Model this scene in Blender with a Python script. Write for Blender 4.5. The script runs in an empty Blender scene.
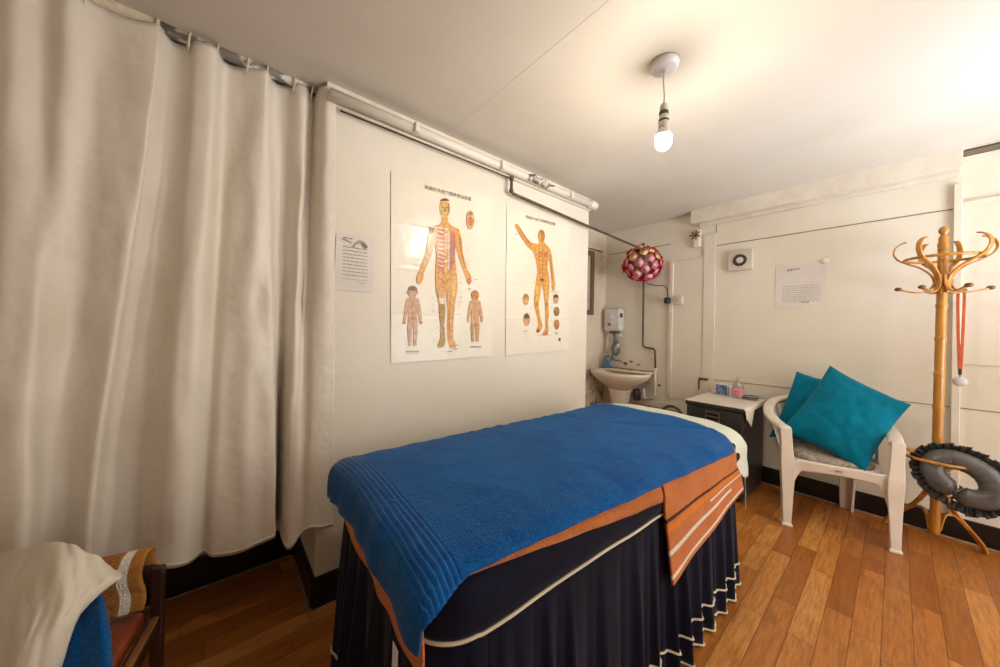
import bpy, bmesh, math, random
from mathutils import Vector, Matrix, noise
from math import sin, cos, pi, radians, hypot, exp, sqrt
random.seed(7)
S = bpy.context.scene
COL = S.collection

# ---------------------------------------------------------------- camera
cam_data = bpy.data.cameras.new('camera')
cam = bpy.data.objects.new('camera', cam_data); COL.objects.link(cam)
cam_data.sensor_width = 36.0
cam_data.lens = 332.5 / 1000 * 36
cam_data.shift_y = -6.82 / 1000
cam_data.clip_start = 0.02
yw, pt, rl = radians(50.02), radians(0.248), radians(-1.16)
fwd = Vector((cos(yw) * cos(pt), sin(yw) * cos(pt), sin(pt)))
rgt = Vector((sin(yw), -cos(yw), 0))
dwn = fwd.cross(rgt)
r0 = rgt * cos(rl) + dwn * sin(rl)
d0 = -rgt * sin(rl) + dwn * cos(rl)
m = Matrix((r0, -d0, -fwd)).transposed().to_4x4()
m.translation = (0, 0, 1.28)
cam.matrix_world = m
S.camera = cam

# ---------------------------------------------------------------- light
S.view_settings.view_transform = 'Standard'
S.view_settings.look = 'None'
S.view_settings.gamma = 1.0
S.view_settings.use_curve_mapping = False
S.view_settings.exposure = 0.70
world = bpy.data.worlds.new('world'); S.world = world
world.use_nodes = True
bg = world.node_tree.nodes['Background']
bg.inputs[0].default_value = (1.0, 0.925, 0.85, 1)
bg.inputs[1].default_value = 1.85
BULB_STRENGTH = 330.0

def area(name, loc, target, sx, sy, power, col):
    l = bpy.data.lights.new(name, 'AREA'); l.shape = 'RECTANGLE'; l.size = sx; l.size_y = sy
    l.energy = power; l.color = col
    o = bpy.data.objects.new(name, l); COL.objects.link(o)
    o.location = loc
    o.rotation_euler = (Vector(target) - Vector(loc)).to_track_quat('-Z', 'Y').to_euler()
    return o
area('assumed_window_light', (2.5, -1.8, 1.0), (2.5, -0.5, 2.4), 0.9, 0.7, 20, (0.80, 0.89, 1.0)).data.spread = radians(105)  # area light added for an assumed window behind the camera; no window is modelled

# ---------------------------------------------------------------- materials
def lin(c):
    return tuple(((v / 255) / 12.92 if v / 255 <= 0.04045 else ((v / 255 + 0.055) / 1.055) ** 2.4) for v in c) + (1,)

class NT:
    def __init__(s, m):
        m.use_nodes = True; s.t = m.node_tree; s.n = s.t.nodes; s.p = s.n['Principled BSDF']
    def new(s, t, **k):
        x = s.n.new(t)
        for a, b in k.items(): setattr(x, a, b)
        return x
    def link(s, a, b): s.t.links.new(a, b)
    def math(s, op, a, b=None):
        x = s.new('ShaderNodeMath', operation=op)
        for i, v in enumerate((a, b)):
            if v is None: continue
            if isinstance(v, (int, float)): x.inputs[i].default_value = v
            else: s.link(v, x.inputs[i])
        return x.outputs[0]
    def ramp(s, fac, stops):
        r = s.new('ShaderNodeValToRGB'); e = r.color_ramp.elements
        while len(e) < len(stops): e.new(0.5)
        for el, (p, c) in zip(e, stops): el.position = p; el.color = c
        s.link(fac, r.inputs[0]); return r.outputs[0]
    def noise(s, scale, detail=4, vec=None, rough=0.55):
        x = s.new('ShaderNodeTexNoise'); x.inputs['Scale'].default_value = scale
        x.inputs['Detail'].default_value = detail; x.inputs['Roughness'].default_value = rough
        if vec is not None: s.link(vec, x.inputs['Vector'])
        return x.outputs['Fac']
    def coord(s, which='Object'):
        return s.new('ShaderNodeTexCoord').outputs[which]
    def mapping(s, vec, scale=(1, 1, 1)):
        x = s.new('ShaderNodeMapping'); x.inputs['Scale'].default_value = scale
        s.link(vec, x.inputs['Vector']); return x.outputs[0]
    def bump(s, h, strength, dist=0.01, prev=None):
        b = s.new('ShaderNodeBump'); b.inputs['Strength'].default_value = strength
        b.inputs['Distance'].default_value = dist
        s.link(h, b.inputs['Height'])
        if prev is not None: s.link(prev, b.inputs['Normal'])
        s.link(b.outputs[0], s.p.inputs['Normal']); return b.outputs[0]
    def mix(s, fac, a, b):
        x = s.new('ShaderNodeMix', data_type='RGBA')
        if isinstance(fac, (int, float)): x.inputs[0].default_value = fac
        else: s.link(fac, x.inputs[0])
        for i, v in ((6, a), (7, b)):
            if isinstance(v, tuple): x.inputs[i].default_value = v
            else: s.link(v, x.inputs[i])
        return x.outputs[2]

def mat(name, col, rough=0.5, col2=None, scale=8, bump=None, spec=0.5, metal=0.0, sheen=0.0, coat=0.0, detail=4, stretch=(1, 1, 1), lo=0.35, hi=0.65):
    m = bpy.data.materials.new(name); t = NT(m)
    t.p.inputs['Base Color'].default_value = lin(col)
    t.p.inputs['Roughness'].default_value = rough
    t.p.inputs['Specular IOR Level'].default_value = spec
    t.p.inputs['Metallic'].default_value = metal
    t.p.inputs['Coat Weight'].default_value = coat
    if sheen:
        t.p.inputs['Sheen Weight'].default_value = sheen; t.p.inputs['Sheen Roughness'].default_value = 0.4
    v = t.mapping(t.coord(), stretch)
    if col2 is None: col2 = tuple(c * 0.9 for c in col)
    f = t.noise(scale, detail, v)
    t.link(t.ramp(f, [(lo, lin(col2)), (hi, lin(col))]), t.p.inputs['Base Color'])
    prev = None
    for b in (bump or []):
        prev = t.bump(t.noise(b[0], 3, v), b[1], b[2], prev)
    m.diffuse_color = lin(col)
    return m

M = {}
M['wall'] = mat('painted_wall', (227, 220, 205), 0.55, (220, 211, 193), 1.3, [(60, 0.12, 0.004), (4, 0.10, 0.02)])
M['ceiling'] = mat('painted_ceiling', (214, 207, 195), 0.65, (205, 197, 183), 1.0, [(5, 0.15, 0.02), (70, 0.08, 0.003)])
M['alcove'] = mat('stained_wall', (222, 208, 188), 0.6, (196, 176, 150), 2.2, [(40, 0.15, 0.004)], lo=0.2, hi=0.55)
t = NT(M['alcove']); v = t.coord()
sp = t.new('ShaderNodeSeparateXYZ'); t.link(v, sp.inputs[0])
low = t.ramp(sp.outputs[2], [(0.70, (1, 1, 1, 1)), (0.98, (0, 0, 0, 1))])
dm = t.math('MULTIPLY', t.ramp(t.noise(7, 5, v, 0.65), [(0.50, (0, 0, 0, 1)), (0.60, (1, 1, 1, 1))]), low)
old = t.p.inputs['Base Color'].links[0].from_socket
t.link(t.mix(t.math('MULTIPLY', dm, 0.75), old, lin((112, 78, 46))), t.p.inputs['Base Color'])
M['white_paint'] = mat('white_gloss_paint', (228, 220, 206), 0.35, (214, 203, 186), 6, [(30, 0.1, 0.004)])
M['chipped'] = mat('chipped_white_paint', (222, 214, 200), 0.4, (110, 90, 70), 14, [(30, 0.2, 0.004)], lo=0.24, hi=0.3)
M['rail'] = mat('flaking_grey_paint', (212, 205, 192), 0.5, (118, 113, 106), 26, [(40, 0.4, 0.005)], lo=0.46, hi=0.56, stretch=(0.5, 1, 1))
M['rail_wrap'] = mat('cream_tape', (208, 196, 172), 0.5, (186, 172, 146), 30, [(50, 0.3, 0.004)])
M['black_board'] = mat('black_gloss_paint', (24, 22, 20), 0.28, (14, 13, 12), 8, [(12, 0.1, 0.01)])
M['groove'] = mat('dark_gap', (124, 110, 92), 0.8)
M['brown_pipe'] = mat('brown_pipe_paint', (96, 78, 58), 0.4, (70, 54, 38), 20)
M['steel'] = mat('dull_steel', (120, 115, 108), 0.35, (84, 78, 70), 20, metal=0.7)
M['curtain'] = mat('white_curtain_vinyl', (228, 220, 207), 0.40, (220, 211, 196), 3, [(5, 0.45, 0.04), (17, 0.18, 0.01)])
t = NT(M['curtain']); t.p.inputs['Subsurface Weight'].default_value = 0.0
M['ring'] = mat('ivory_plastic', (224, 214, 194), 0.35)
M['paper'] = mat('poster_paper', (234, 226, 208), 0.22, (226, 216, 196), 2.5, [(3.2, 0.35, 0.02), (9, 0.1, 0.01)])
M['note'] = mat('white_paper', (222, 214, 206), 0.7, (214, 206, 198), 5, [(7, 0.15, 0.01)])
M['ink'] = mat('grey_ink', (138, 126, 112), 0.7)
M['light_ink'] = mat('faint_grey_ink', (172, 162, 152), 0.7)
FC = dict(fo=(232, 166, 82), fy=(234, 190, 104), fd=(120, 86, 62), fb=(196, 134, 74), fp=(222, 174, 124), fw=(236, 222, 196), fr=(214, 124, 78), fu=(190, 116, 98), fg=(172, 140, 30), fs=(216, 166, 120), ft=(186, 174, 154), fg2=(150, 132, 90))
for k, c in FC.items(): M[k] = mat('print_' + {'fo':'orange','fy':'amber','fd':'dark_brown','fb':'brown','fp':'peach','fw':'cream','fr':'red','fu':'plum','fg':'olive','fs':'skin','ft':'grey','fg2':'khaki'}[k], c, 0.25, tuple(x * 0.78 for x in c), 55, [(3.2, 0.35, 0.02)])

def towel(name, c, c2):
    m = mat(name, c, 0.95, c2, 210, None, spec=0.1, sheen=0.12, lo=0.32, hi=0.62)
    t = NT(m); v = t.coord()
    old = t.p.inputs['Base Color'].links[0].from_socket
    nap = t.ramp(t.noise(4.5, 3, v), [(0.38, (0, 0, 0, 1)), (0.62, (1, 1, 1, 1))])
    t.link(t.mix(t.math('MULTIPLY', nap, 0.22), old, lin(tuple(min(255, x * 1.12 + 14) for x in c))), t.p.inputs['Base Color'])
    b = t.bump(t.noise(260, 2, v), 0.9, 0.006); t.bump(t.noise(14, 3, v), 0.35, 0.02, b)
    return m
M['blue'] = towel('blue_terry', (8, 89, 156), (2, 54, 106))
M['blue_band'] = mat('blue_woven_band', (6, 84, 152), 0.8, (4, 66, 126), 60, [(120, 0.2, 0.003)], spec=0.15, sheen=0.2)
M['orange'] = towel('orange_terry', (206, 128, 76), (176, 98, 52))
M['orange2'] = towel('bright_orange_stripe', (222, 130, 48), (206, 112, 36))
M['stripe_w'] = towel('white_stripe', (232, 222, 206), (214, 202, 184))
M['stripe_d'] = towel('dark_brown_stripe', (84, 48, 28), (66, 36, 20))
M['rust'] = towel('rust_terry', (204, 124, 74), (180, 100, 54))
M['sheet'] = mat('mint_white_sheet', (206, 208, 194), 0.8, (196, 200, 186), 6, [(18, 0.2, 0.01)], spec=0.2)
M['navy'] = mat('navy_velvet', (14, 17, 40), 0.8, (8, 10, 26), 12, [(80, 0.25, 0.004)], spec=0.15, sheen=0.10)
M['piping'] = mat('cream_piping', (224, 212, 184), 0.7)
M['ceramic'] = mat('white_ceramic', (226, 214, 196), 0.15, (220, 206, 186), 4, coat=0.4)
M['stain'] = mat('brown_stain', (140, 96, 54), 0.7, (104, 66, 34), 30)
M['heater'] = mat('white_appliance_plastic', (224, 220, 218), 0.3)
M['red'] = mat('red_sticker', (176, 40, 34), 0.5)
M['grey_dark'] = mat('dark_grey_plastic', (62, 62, 62), 0.45)
M['greygreen'] = mat('grey_green_cable', (104, 112, 104), 0.5)
M['black'] = mat('black_plastic', (22, 21, 20), 0.4)
M['socket'] = mat('white_socket_plastic', (218, 208, 190), 0.35)
M['pink'] = mat('pink_petal', (250, 206, 210), 0.5, (240, 150, 168), 30)
M['petal_red'] = mat('crimson_petal_edge', (208, 24, 66), 0.5, (176, 14, 50), 30)
M['petal_yellow'] = mat('pale_yellow_petal', (246, 226, 150), 0.5, (240, 206, 150), 30)
M['cabinet'] = mat('charcoal_cabinet', (46, 44, 42), 0.42, (36, 34, 32), 6, [(40, 0.08, 0.003)])
M['brass'] = mat('dull_brass', (128, 114, 86), 0.4, (100, 88, 64), 30, metal=0.6)
M['cloth_white'] = mat('white_cotton', (222, 214, 200), 0.9, (210, 200, 184), 5, [(14, 0.35, 0.02), (220, 0.2, 0.002)], spec=0.15)
M['chair'] = mat('white_garden_plastic', (226, 216, 202), 0.33, (216, 204, 188), 5, [(20, 0.05, 0.005)])
M['teal'] = mat('teal_cotton', (0, 120, 148), 0.9, (0, 106, 132), 6, [(240, 0.15, 0.002), (7, 0.25, 0.02)], spec=0.12, sheen=0.2)
M['pad'] = mat('beige_pad', (176, 164, 148), 0.9, (128, 112, 98), 60, [(80, 0.3, 0.004)])
M['bamboo'] = mat('honey_varnished_bamboo', (196, 138, 50), 0.28, (166, 108, 32), 9, [(30, 0.1, 0.003)], stretch=(3, 3, 0.6), coat=0.3)
M['knob'] = mat('dark_brown_knob', (110, 74, 38), 0.4)
M['satin'] = mat('charcoal_satin', (96, 91, 88), 0.32, (80, 76, 74), 8, [(10, 0.3, 0.02)], coat=0.15)
M['satin_frill'] = mat('black_satin_frill', (62, 59, 58), 0.4, (40, 38, 38), 14, [(30, 0.2, 0.01)])
M['strap'] = mat('orange_red_ribbon', (240, 130, 90), 0.7)
M['leather'] = mat('red_brown_leather', (148, 66, 32), 0.35, (120, 48, 22), 12, [(60, 0.15, 0.004)])
M['dark_wood'] = mat('dark_wood', (52, 28, 18), 0.35, (34, 18, 12), 8, [(30, 0.1, 0.004)], stretch=(4, 4, 0.7))
M['mid_wood'] = mat('worn_wood_edge', (140, 92, 46), 0.45, (104, 66, 32), 12)
M['tan'] = mat('tan_woven_towel', (176, 122, 66), 0.95, (128, 82, 38), 150, [(180, 0.6, 0.006)], spec=0.1, lo=0.3, hi=0.7)
M['tan_plain'] = mat('tan_flat_weave', (170, 118, 62), 0.9, (156, 104, 52), 60, [(150, 0.3, 0.004)], spec=0.1)
M['frame'] = mat('grey_brown_frame', (110, 92, 74), 0.45)
M['picture'] = mat('faded_picture', (196, 184, 164), 0.5, (170, 156, 134), 8)
M['box_blue'] = mat('blue_print', (70, 96, 150), 0.5, (150, 170, 200), 50, lo=0.4, hi=0.5)
M['pink_label'] = mat('pink_label', (236, 150, 170), 0.5)
M['fan_dark'] = mat('fan_grille_dark', (52, 48, 44), 0.5)

def glass(name, col, rough=0.05, ior=1.4):
    m = bpy.data.materials.new(name); t = NT(m)
    t.p.inputs['Base Color'].default_value = lin(col); t.p.inputs['Roughness'].default_value = rough
    t.p.inputs['Transmission Weight'].default_value = 0.85; t.p.inputs['IOR'].default_value = ior
    return m
M['clear'] = glass('clear_plastic', (226, 230, 232))
M['clear_blue'] = glass('blue_tinted_plastic', (170, 196, 208), 0.1)

m = bpy.data.materials.new('lit_bulb'); t = NT(m)
t.p.inputs['Base Color'].default_value = (1, 1, 1, 1)
t.p.inputs['Emission Color'].default_value = (1.0, 0.89, 0.75, 1); t.p.inputs['Emission Strength'].default_value = BULB_STRENGTH
M['bulb'] = m

# floor planks: rows run along X, 87 mm wide, staggered joints
m = bpy.data.materials.new('laminate_planks'); t = NT(m); M['floor'] = m
co = t.new('ShaderNodeTexCoord').outputs['Object']
sep = t.new('ShaderNodeSeparateXYZ'); t.link(co, sep.inputs[0])
PW, PL = 0.0868, 0.62
yy = t.math('DIVIDE', t.math('ADD', sep.outputs[1], 20 * PW - 0.202 + PW * 10), PW)
row = t.math('FLOOR', yy)
wn = t.new('ShaderNodeTexWhiteNoise', noise_dimensions='1D'); t.link(row, wn.inputs['W'])
xx = t.math('DIVIDE', t.math('ADD', sep.outputs[0], t.math('MULTIPLY', wn.outputs['Value'], PL * 3)), PL)
col_ = t.math('FLOOR', t.math('ADD', xx, 40))
cmb = t.new('ShaderNodeCombineXYZ'); t.link(row, cmb.inputs[0]); t.link(col_, cmb.inputs[1])
wn2 = t.new('ShaderNodeTexWhiteNoise', noise_dimensions='2D'); t.link(cmb.outputs[0], wn2.inputs['Vector'])
base = t.ramp(wn2.outputs['Value'], [(0.0, lin((160, 95, 38))), (0.35, lin((178, 112, 46))), (0.7, lin((192, 122, 54))), (1.0, lin((210, 146, 74)))])
off = t.new('ShaderNodeVectorMath', operation='ADD'); t.link(co, off.inputs[0])
sc_ = t.new('ShaderNodeVectorMath', operation='SCALE'); t.link(wn2.outputs['Color'], sc_.inputs[0]); sc_.inputs['Scale'].default_value = 9
t.link(sc_.outputs[0], off.inputs[1])
grain = t.noise(10, 6, t.mapping(off.outputs[0], (0.9, 9, 1)), 0.65)
gcol = t.mix(t.math('MULTIPLY', t.ramp(grain, [(0.35, (1, 1, 1, 1)), (0.62, (0, 0, 0, 1))]), 0.55), base, lin((124, 66, 24)))
knots = t.noise(5, 3, t.mapping(off.outputs[0], (0.8, 3, 1)))
gcol = t.mix(t.math('MULTIPLY', t.ramp(knots, [(0.3, (1, 1, 1, 1)), (0.45, (0, 0, 0, 1))]), 0.4), gcol, lin((112, 60, 24)))
fy_ = t.math('FRACT', yy); fx_ = t.math('FRACT', t.math('ADD', xx, 40))
ey = t.math('LESS_THAN', t.math('MINIMUM', fy_, t.math('SUBTRACT', 1.0, fy_)), 0.018)
ex = t.math('LESS_THAN', t.math('MINIMUM', fx_, t.math('SUBTRACT', 1.0, fx_)), 0.0028)
edge = t.math('MAXIMUM', ey, ex)
t.link(t.mix(t.math('MULTIPLY', edge, 0.6), gcol, lin((66, 34, 16))), t.p.inputs['Base Color'])
t.p.inputs['Roughness'].default_value = 0.34
t.bump(t.math('SUBTRACT', 1.0, edge), 0.25, 0.002)

# ---------------------------------------------------------------- mesh builder
class B:
    def __init__(s): s.v = []; s.f = []; s.m = []; s.mats = []; s.sm = []
    def mi(s, k):
        if k not in s.mats: s.mats.append(k)
        return s.mats.index(k)
    def add(s, vs, fs, k, smooth=True, M4=None):
        o = len(s.v); i = s.mi(k)
        s.v += [tuple(M4 @ Vector(v)) if M4 else tuple(v) for v in vs]
        for f in fs: s.f.append([o + j for j in f]); s.m.append(i); s.sm.append(smooth)
        return s
    def box(s, c, d, k, M4=None, bev=0.0):
        if bev <= 0:
            x, y, z = (q / 2 for q in d)
            vs = [(c[0] + a * x, c[1] + b * y, c[2] + e * z) for a in (-1, 1) for b in (-1, 1) for e in (-1, 1)]
            return s.add(vs, [(0, 1, 3, 2), (4, 6, 7, 5), (0, 4, 5, 1), (2, 3, 7, 6), (0, 2, 6, 4), (1, 5, 7, 3)], k, False, M4)
        bm = bmesh.new(); bmesh.ops.create_cube(bm, size=1)
        for v in bm.verts: v.co = Vector((v.co.x * d[0], v.co.y * d[1], v.co.z * d[2]))
        bmesh.ops.bevel(bm, geom=bm.edges[:], offset=bev, segments=3, affect='EDGES', profile=0.6)
        bm.verts.index_update()
        vs = [tuple(v.co + Vector(c)) for v in bm.verts]; fs = [[v.index for v in f.verts] for f in bm.faces]
        bm.free(); return s.add(vs, fs, k, True, M4)
    def ringloft(s, rings, k, closed=True, caps=True, smooth=True, M4=None, loop=False):
        n = len(rings[0]); vs = [p for r in rings for p in r]; fs = []
        R = len(rings)
        for i in range(R if loop else R - 1):
            for j in range(n if closed else n - 1):
                a = i * n + j; b = i * n + (j + 1) % n; i2 = (i + 1) % R
                fs.append((a, b, i2 * n + (j + 1) % n, i2 * n + j))
        if caps and closed and not loop:
            fs.append(tuple(range(n - 1, -1, -1))); fs.append(tuple((R - 1) * n + j for j in range(n)))
        return s.add(vs, fs, k, smooth, M4)
    def tube(s, pts, r, k, seg=10, flat=1.0, loop=False, up=None, M4=None):
        pts = [Vector(p) for p in pts]; n = len(pts); rings = []
        rs = r if isinstance(r, (list, tuple)) else [r] * n
        prev = None
        for i, p in enumerate(pts):
            if loop: tg = pts[(i + 1) % n] - pts[i - 1]
            else: tg = pts[min(i + 1, n - 1)] - pts[max(i - 1, 0)]
            tg = tg.normalized() if tg.length > 1e-9 else Vector((0, 0, 1))
            if up is not None: u = Vector(up)
            elif prev is not None: u = prev
            else: u = Vector((0, 0, 1)) if abs(tg.z) < 0.9 else Vector((1, 0, 0))
            a = tg.cross(u)
            if a.length < 1e-6: a = tg.cross(Vector((0.3, 1, 0.2)))
            a.normalize(); b = a.cross(tg).normalized(); prev = b
            rings.append([p + a * (rs[i] * cos(2 * pi * j / seg)) + b * (rs[i] * flat * sin(2 * pi * j / seg)) for j in range(seg)])
        return s.ringloft(rings, k, loop=loop, M4=M4)
    def lathe(s, prof, k, c=(0, 0, 0), seg=28, M4=None, sx=1.0, sy=1.0):
        rings = [[(c[0] + r * sx * cos(2 * pi * j / seg), c[1] + r * sy * sin(2 * pi * j / seg), c[2] + z) for j in range(seg)] for r, z in prof]
        return s.ringloft(rings, k, M4=M4)
    def grid(s, fn, nu, nv, k, kf=None):
        o = len(s.v); i0 = s.mi(k)
        for i in range(nu + 1):
            for j in range(nv + 1): s.v.append(tuple(fn(i / nu, j / nv)))
        for i in range(nu):
            for j in range(nv):
                a = o + i * (nv + 1) + j
                s.f.append([a, a + 1, a + nv + 2, a + nv + 1]); s.sm.append(True)
                s.m.append(i0 if kf is None else s.mi(kf((i + .5) / nu, (j + .5) / nv)))
        return s
    def prism(s, poly, z0, z1, k, M4=None, smooth=False):
        n = len(poly)
        vs = [(x, y, z0) for x, y in poly] + [(x, y, z1) for x, y in poly]
        fs = [tuple(range(n - 1, -1, -1)), tuple(range(n, 2 * n))] + [(i, (i + 1) % n, n + (i + 1) % n, n + i) for i in range(n)]
        return s.add(vs, fs, k, smooth, M4)
    def sphere(s, c, r, k, seg=20, sq=(1, 1, 1), M4=None):
        n = seg // 2; rings = []
        for i in range(n + 1):
            a = -pi / 2 + pi * i / n; a = max(min(a, pi / 2 - 0.02), -pi / 2 + 0.02)
            rings.append([(c[0] + r * sq[0] * cos(a) * cos(2 * pi * j / seg), c[1] + r * sq[1] * cos(a) * sin(2 * pi * j / seg), c[2] + r * sq[2] * sin(a)) for j in range(seg)])
        return s.ringloft(rings, k, M4=M4)
    def build(s, name, parent=None, world=False, solid=0.0, soff=1.0, sub=0, bev=0.0, fix=True, o0=False):
        """one mesh object; a top-level one gets its origin at the middle of its base"""
        me = bpy.data.meshes.new(name)
        vs = s.v; org = Vector((0, 0, 0))
        if parent is None and not o0:
            lo = [min(v[i] for v in vs) for i in range(3)]; hi = [max(v[i] for v in vs) for i in range(3)]
            org = Vector(((lo[0] + hi[0]) / 2, (lo[1] + hi[1]) / 2, lo[2]))
        elif world and parent is not None:
            p = parent; org = Vector((0, 0, 0))
            while p is not None: org += p.location; p = p.parent
        me.from_pydata([tuple(Vector(v) - org) for v in vs], [], s.f)
        for k in s.mats: me.materials.append(M[k])
        me.polygons.foreach_set('material_index', s.m); me.polygons.foreach_set('use_smooth', s.sm)
        if fix:
            bm = bmesh.new(); bm.from_mesh(me); bmesh.ops.recalc_face_normals(bm, faces=bm.faces); bm.to_mesh(me); bm.free()
        me.update()
        o = bpy.data.objects.new(name, me); COL.objects.link(o)
        if parent is None: o.location = org
        else: o.parent = parent
        if bev:
            md = o.modifiers.new('bevel', 'BEVEL'); md.width = bev; md.segments = 2; md.limit_method = 'ANGLE'
        if solid:
            md = o.modifiers.new('solid', 'SOLIDIFY'); md.thickness = solid; md.offset = soff
        if sub:
            md = o.modifiers.new('sub', 'SUBSURF'); md.levels = sub; md.render_levels = sub
        return o

def tag(o, label, cat, group=None):
    o['label'] = label; o['category'] = cat
    if group: o['group'] = group
    return o
def thing(name, loc, label, cat, group=None, rz=0):
    o = bpy.data.objects.new(name, None); o.empty_display_size = 0.05; COL.objects.link(o)
    o.location = loc; o.rotation_euler = (0, 0, rz)
    return tag(o, label, cat, group)
def struct(o):
    o['kind'] = 'structure'; return o
def copy_tree(o, parent=None):
    c = o.copy(); COL.objects.link(c)
    if parent is not None: c.parent = parent
    for ch in list(o.children): copy_tree(ch, c)
    return c
def cr(pts, n):
    """Catmull-Rom resample of a list of points (tuples of any length)"""
    P = [pts[0]] + list(pts) + [pts[-1]]; out = []
    for i in range(1, len(P) - 2):
        for k in range(n):
            t = k / n
            out.append(tuple(0.5 * (2 * b + (c - a) * t + (2 * a - 5 * b + 4 * c - d) * t * t + (3 * b - a - 3 * c + d) * t ** 3) for a, b, c, d in zip(P[i - 1], P[i], P[i + 1], P[i + 2])))
    out.append(tuple(pts[-1])); return out
def nz(x, y, z=0.0): return noise.noise(Vector((x, y, z)))
def sstep(a, b, x):
    t = max(0.0, min(1.0, (x - a) / (b - a))); return t * t * (3 - 2 * t)

# ================================================================= SETTING
XB = 3.61      # plane of the far wall
YL = 1.677     # plane of the wall with the charts
X0, Y0 = -1.3, -1.9
b = B(); b.box(((X0 + 3.9) / 2, (Y0 + 2.5) / 2, -0.05), (3.9 - X0, 2.5 - Y0, 0.1), 'floor')
struct(b.build('floor', o0=True))
def ceil_z(x): return 2.372 + 0.09 * sstep(1.9, 3.5, x)
b = B()
b.grid(lambda u, v: (X0 + u * (3.9 - X0), Y0 + v * (2.5 - Y0), ceil_z(X0 + u * (3.9 - X0))), 60, 40, 'ceiling')
struct(b.build('ceiling', o0=True, fix=False))
b = B(); b.box((0.965, 0.02, 2.3718), (0.004, 3.3, 0.0012), 'ceiling'); struct(b.build('trim_1'))
b = B(); b.box(((0.345 + 2.36) / 2, (YL + 2.30) / 2, 1.25), (2.36 - 0.345, 2.30 - YL, 2.5), 'wall'); struct(b.build('wall_left', bev=0.004))
b = B(); b.box(((X0 + 0.345) / 2, 2.2, 1.25), (0.345 - X0, 0.08, 2.5), 'wall'); struct(b.build('wall_recess'))
b = B(); b.box((XB + 0.05, (Y0 + 2.3) / 2, 1.3), (0.1, 2.3 - Y0, 2.6), 'wall'); struct(b.build('wall_back'))
b = B(); b.box(((2.36 + XB + 0.1) / 2, 2.335, 1.3), (XB + 0.1 - 2.36, 0.07, 2.6), 'alcove')
struct(b.build('wall_alcove'))
b = B(); b.box((X0 - 0.05, (Y0 + 2.24) / 2, 1.25), (0.1, 2.24 - Y0, 2.5), 'wall'); struct(b.build('blocker_wall_side'))  # unseen wall, added to cut the ambient light from the left
b = B(); b.box(((X0 - 0.1 + 0.9) / 2, Y0 - 0.05, 1.25), (0.9 - X0 + 0.1, 0.1, 2.5), 'wall'); struct(b.build('blocker_wall_front'))  # unseen wall, added and left short so ambient light enters from the right
# baseboards
def skirting(name, c, d):
    b = B(); b.box(c, d, 'black_board'); return struct(b.build(name, bev=0.004))
skirting('baseboard_back', (XB - 0.008, (Y0 + 1.10) / 2, 0.069), (0.018, 1.10 - Y0, 0.138))
skirting('baseboard_left', ((0.345 + 2.36) / 2, YL - 0.007, 0.07), (2.36 - 0.345 + 0.02, 0.016, 0.14))
skirting('baseboard_recess', ((X0 + 0.33) / 2, 2.152, 0.075), (0.33 - X0, 0.018, 0.15))
skirting('baseboard_return', (0.338, (YL + 2.15) / 2, 0.07), (0.016, 2.15 - YL, 0.14))
for i, (c, d) in enumerate([((XB - 0.020, (Y0 + 1.1) / 2, 0.003), (0.008, 1.1 - Y0, 0.006)),
                            ((0.326, (YL + 2.13) / 2, 0.002), (0.006, 2.13 - YL, 0.004)),
                            (((X0 + 0.32) / 2, 2.139, 0.002), (0.32 - X0, 0.006, 0.004)),
                            ((1.34, YL - 0.018, 0.002), (2.03, 0.006, 0.004))]):
    b = B(); b.box(c, d, 'pad'); struct(b.build('trim_%d' % (i + 2)))
# boxed beam along the top of the far wall, and the trunking, joints and pilaster of that wall
def bx(n, c, d, k, bev=0.003):
    b = B(); b.box(c, d, k); return struct(b.build(n, bev=bev))
bx('trim_6', (3.555, 0.525, 2.405), (0.11, 1.56, 0.13), 'white_paint')
bx('trim_7', (XB - 0.02, 0.50, 2.325), (0.04, 1.50, 0.03), 'white_paint')
bx('trim_8', (XB - 0.001, 0.44, 2.108), (0.006, 1.34, 0.005), 'groove', 0)
bx('trim_9', (XB - 0.008, 1.163, 1.13), (0.02, 0.10, 2.2), 'wall')
bx('trim_10', (XB - 0.012, 1.515, 1.30), (0.03, 0.035, 1.42), 'white_paint')
bx('trim_11', (XB - 0.004, 1.362, 1.30), (0.012, 0.30, 1.42), 'wall')
bx('trim_12', (XB - 0.001, 0.28, 0.832), (0.006, 1.72, 0.004), 'groove', 0)
bx('trim_13', (XB - 0.012, -0.245, 1.20), (0.03, 0.034, 2.12), 'white_paint')
bx('trim_14', (XB - 0.012, -0.60, 2.127), (0.026, 0.68, 0.025), 'white_paint')
bx('trim_15', (XB - 0.02, -0.75, 2.40), (0.05, 0.98, 0.035), 'white_paint')
bx('trim_16', (XB - 0.001, 1.115, 1.3), (0.006, 0.004, 2.3), 'groove', 0)
bx('trim_17', (XB - 0.005, -0.70, 1.115), (0.010, 0.88, 0.008), 'white_paint')
bx('trim_18', (XB - 0.001, 1.90, 2.20), (0.005, 0.72, 0.006), 'groove', 0)
bx('trim_19', (2.95, 2.296, 2.225), (1.15, 0.014, 0.012), 'groove', 0)
bx('trim_21', (XB - 0.02, -0.78, 2.436), (0.05, 1.05, 0.03), 'groove', 0)
bx('trim_22', (XB - 0.02, -0.244, 2.415), (0.06, 0.02, 0.075), 'groove', 0)
# board at the top of the chart wall
bx('trim_20', ((0.345 + 2.355) / 2, YL - 0.012, 2.325), (2.355 - 0.345, 0.03, 0.096), 'white_paint')

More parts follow.
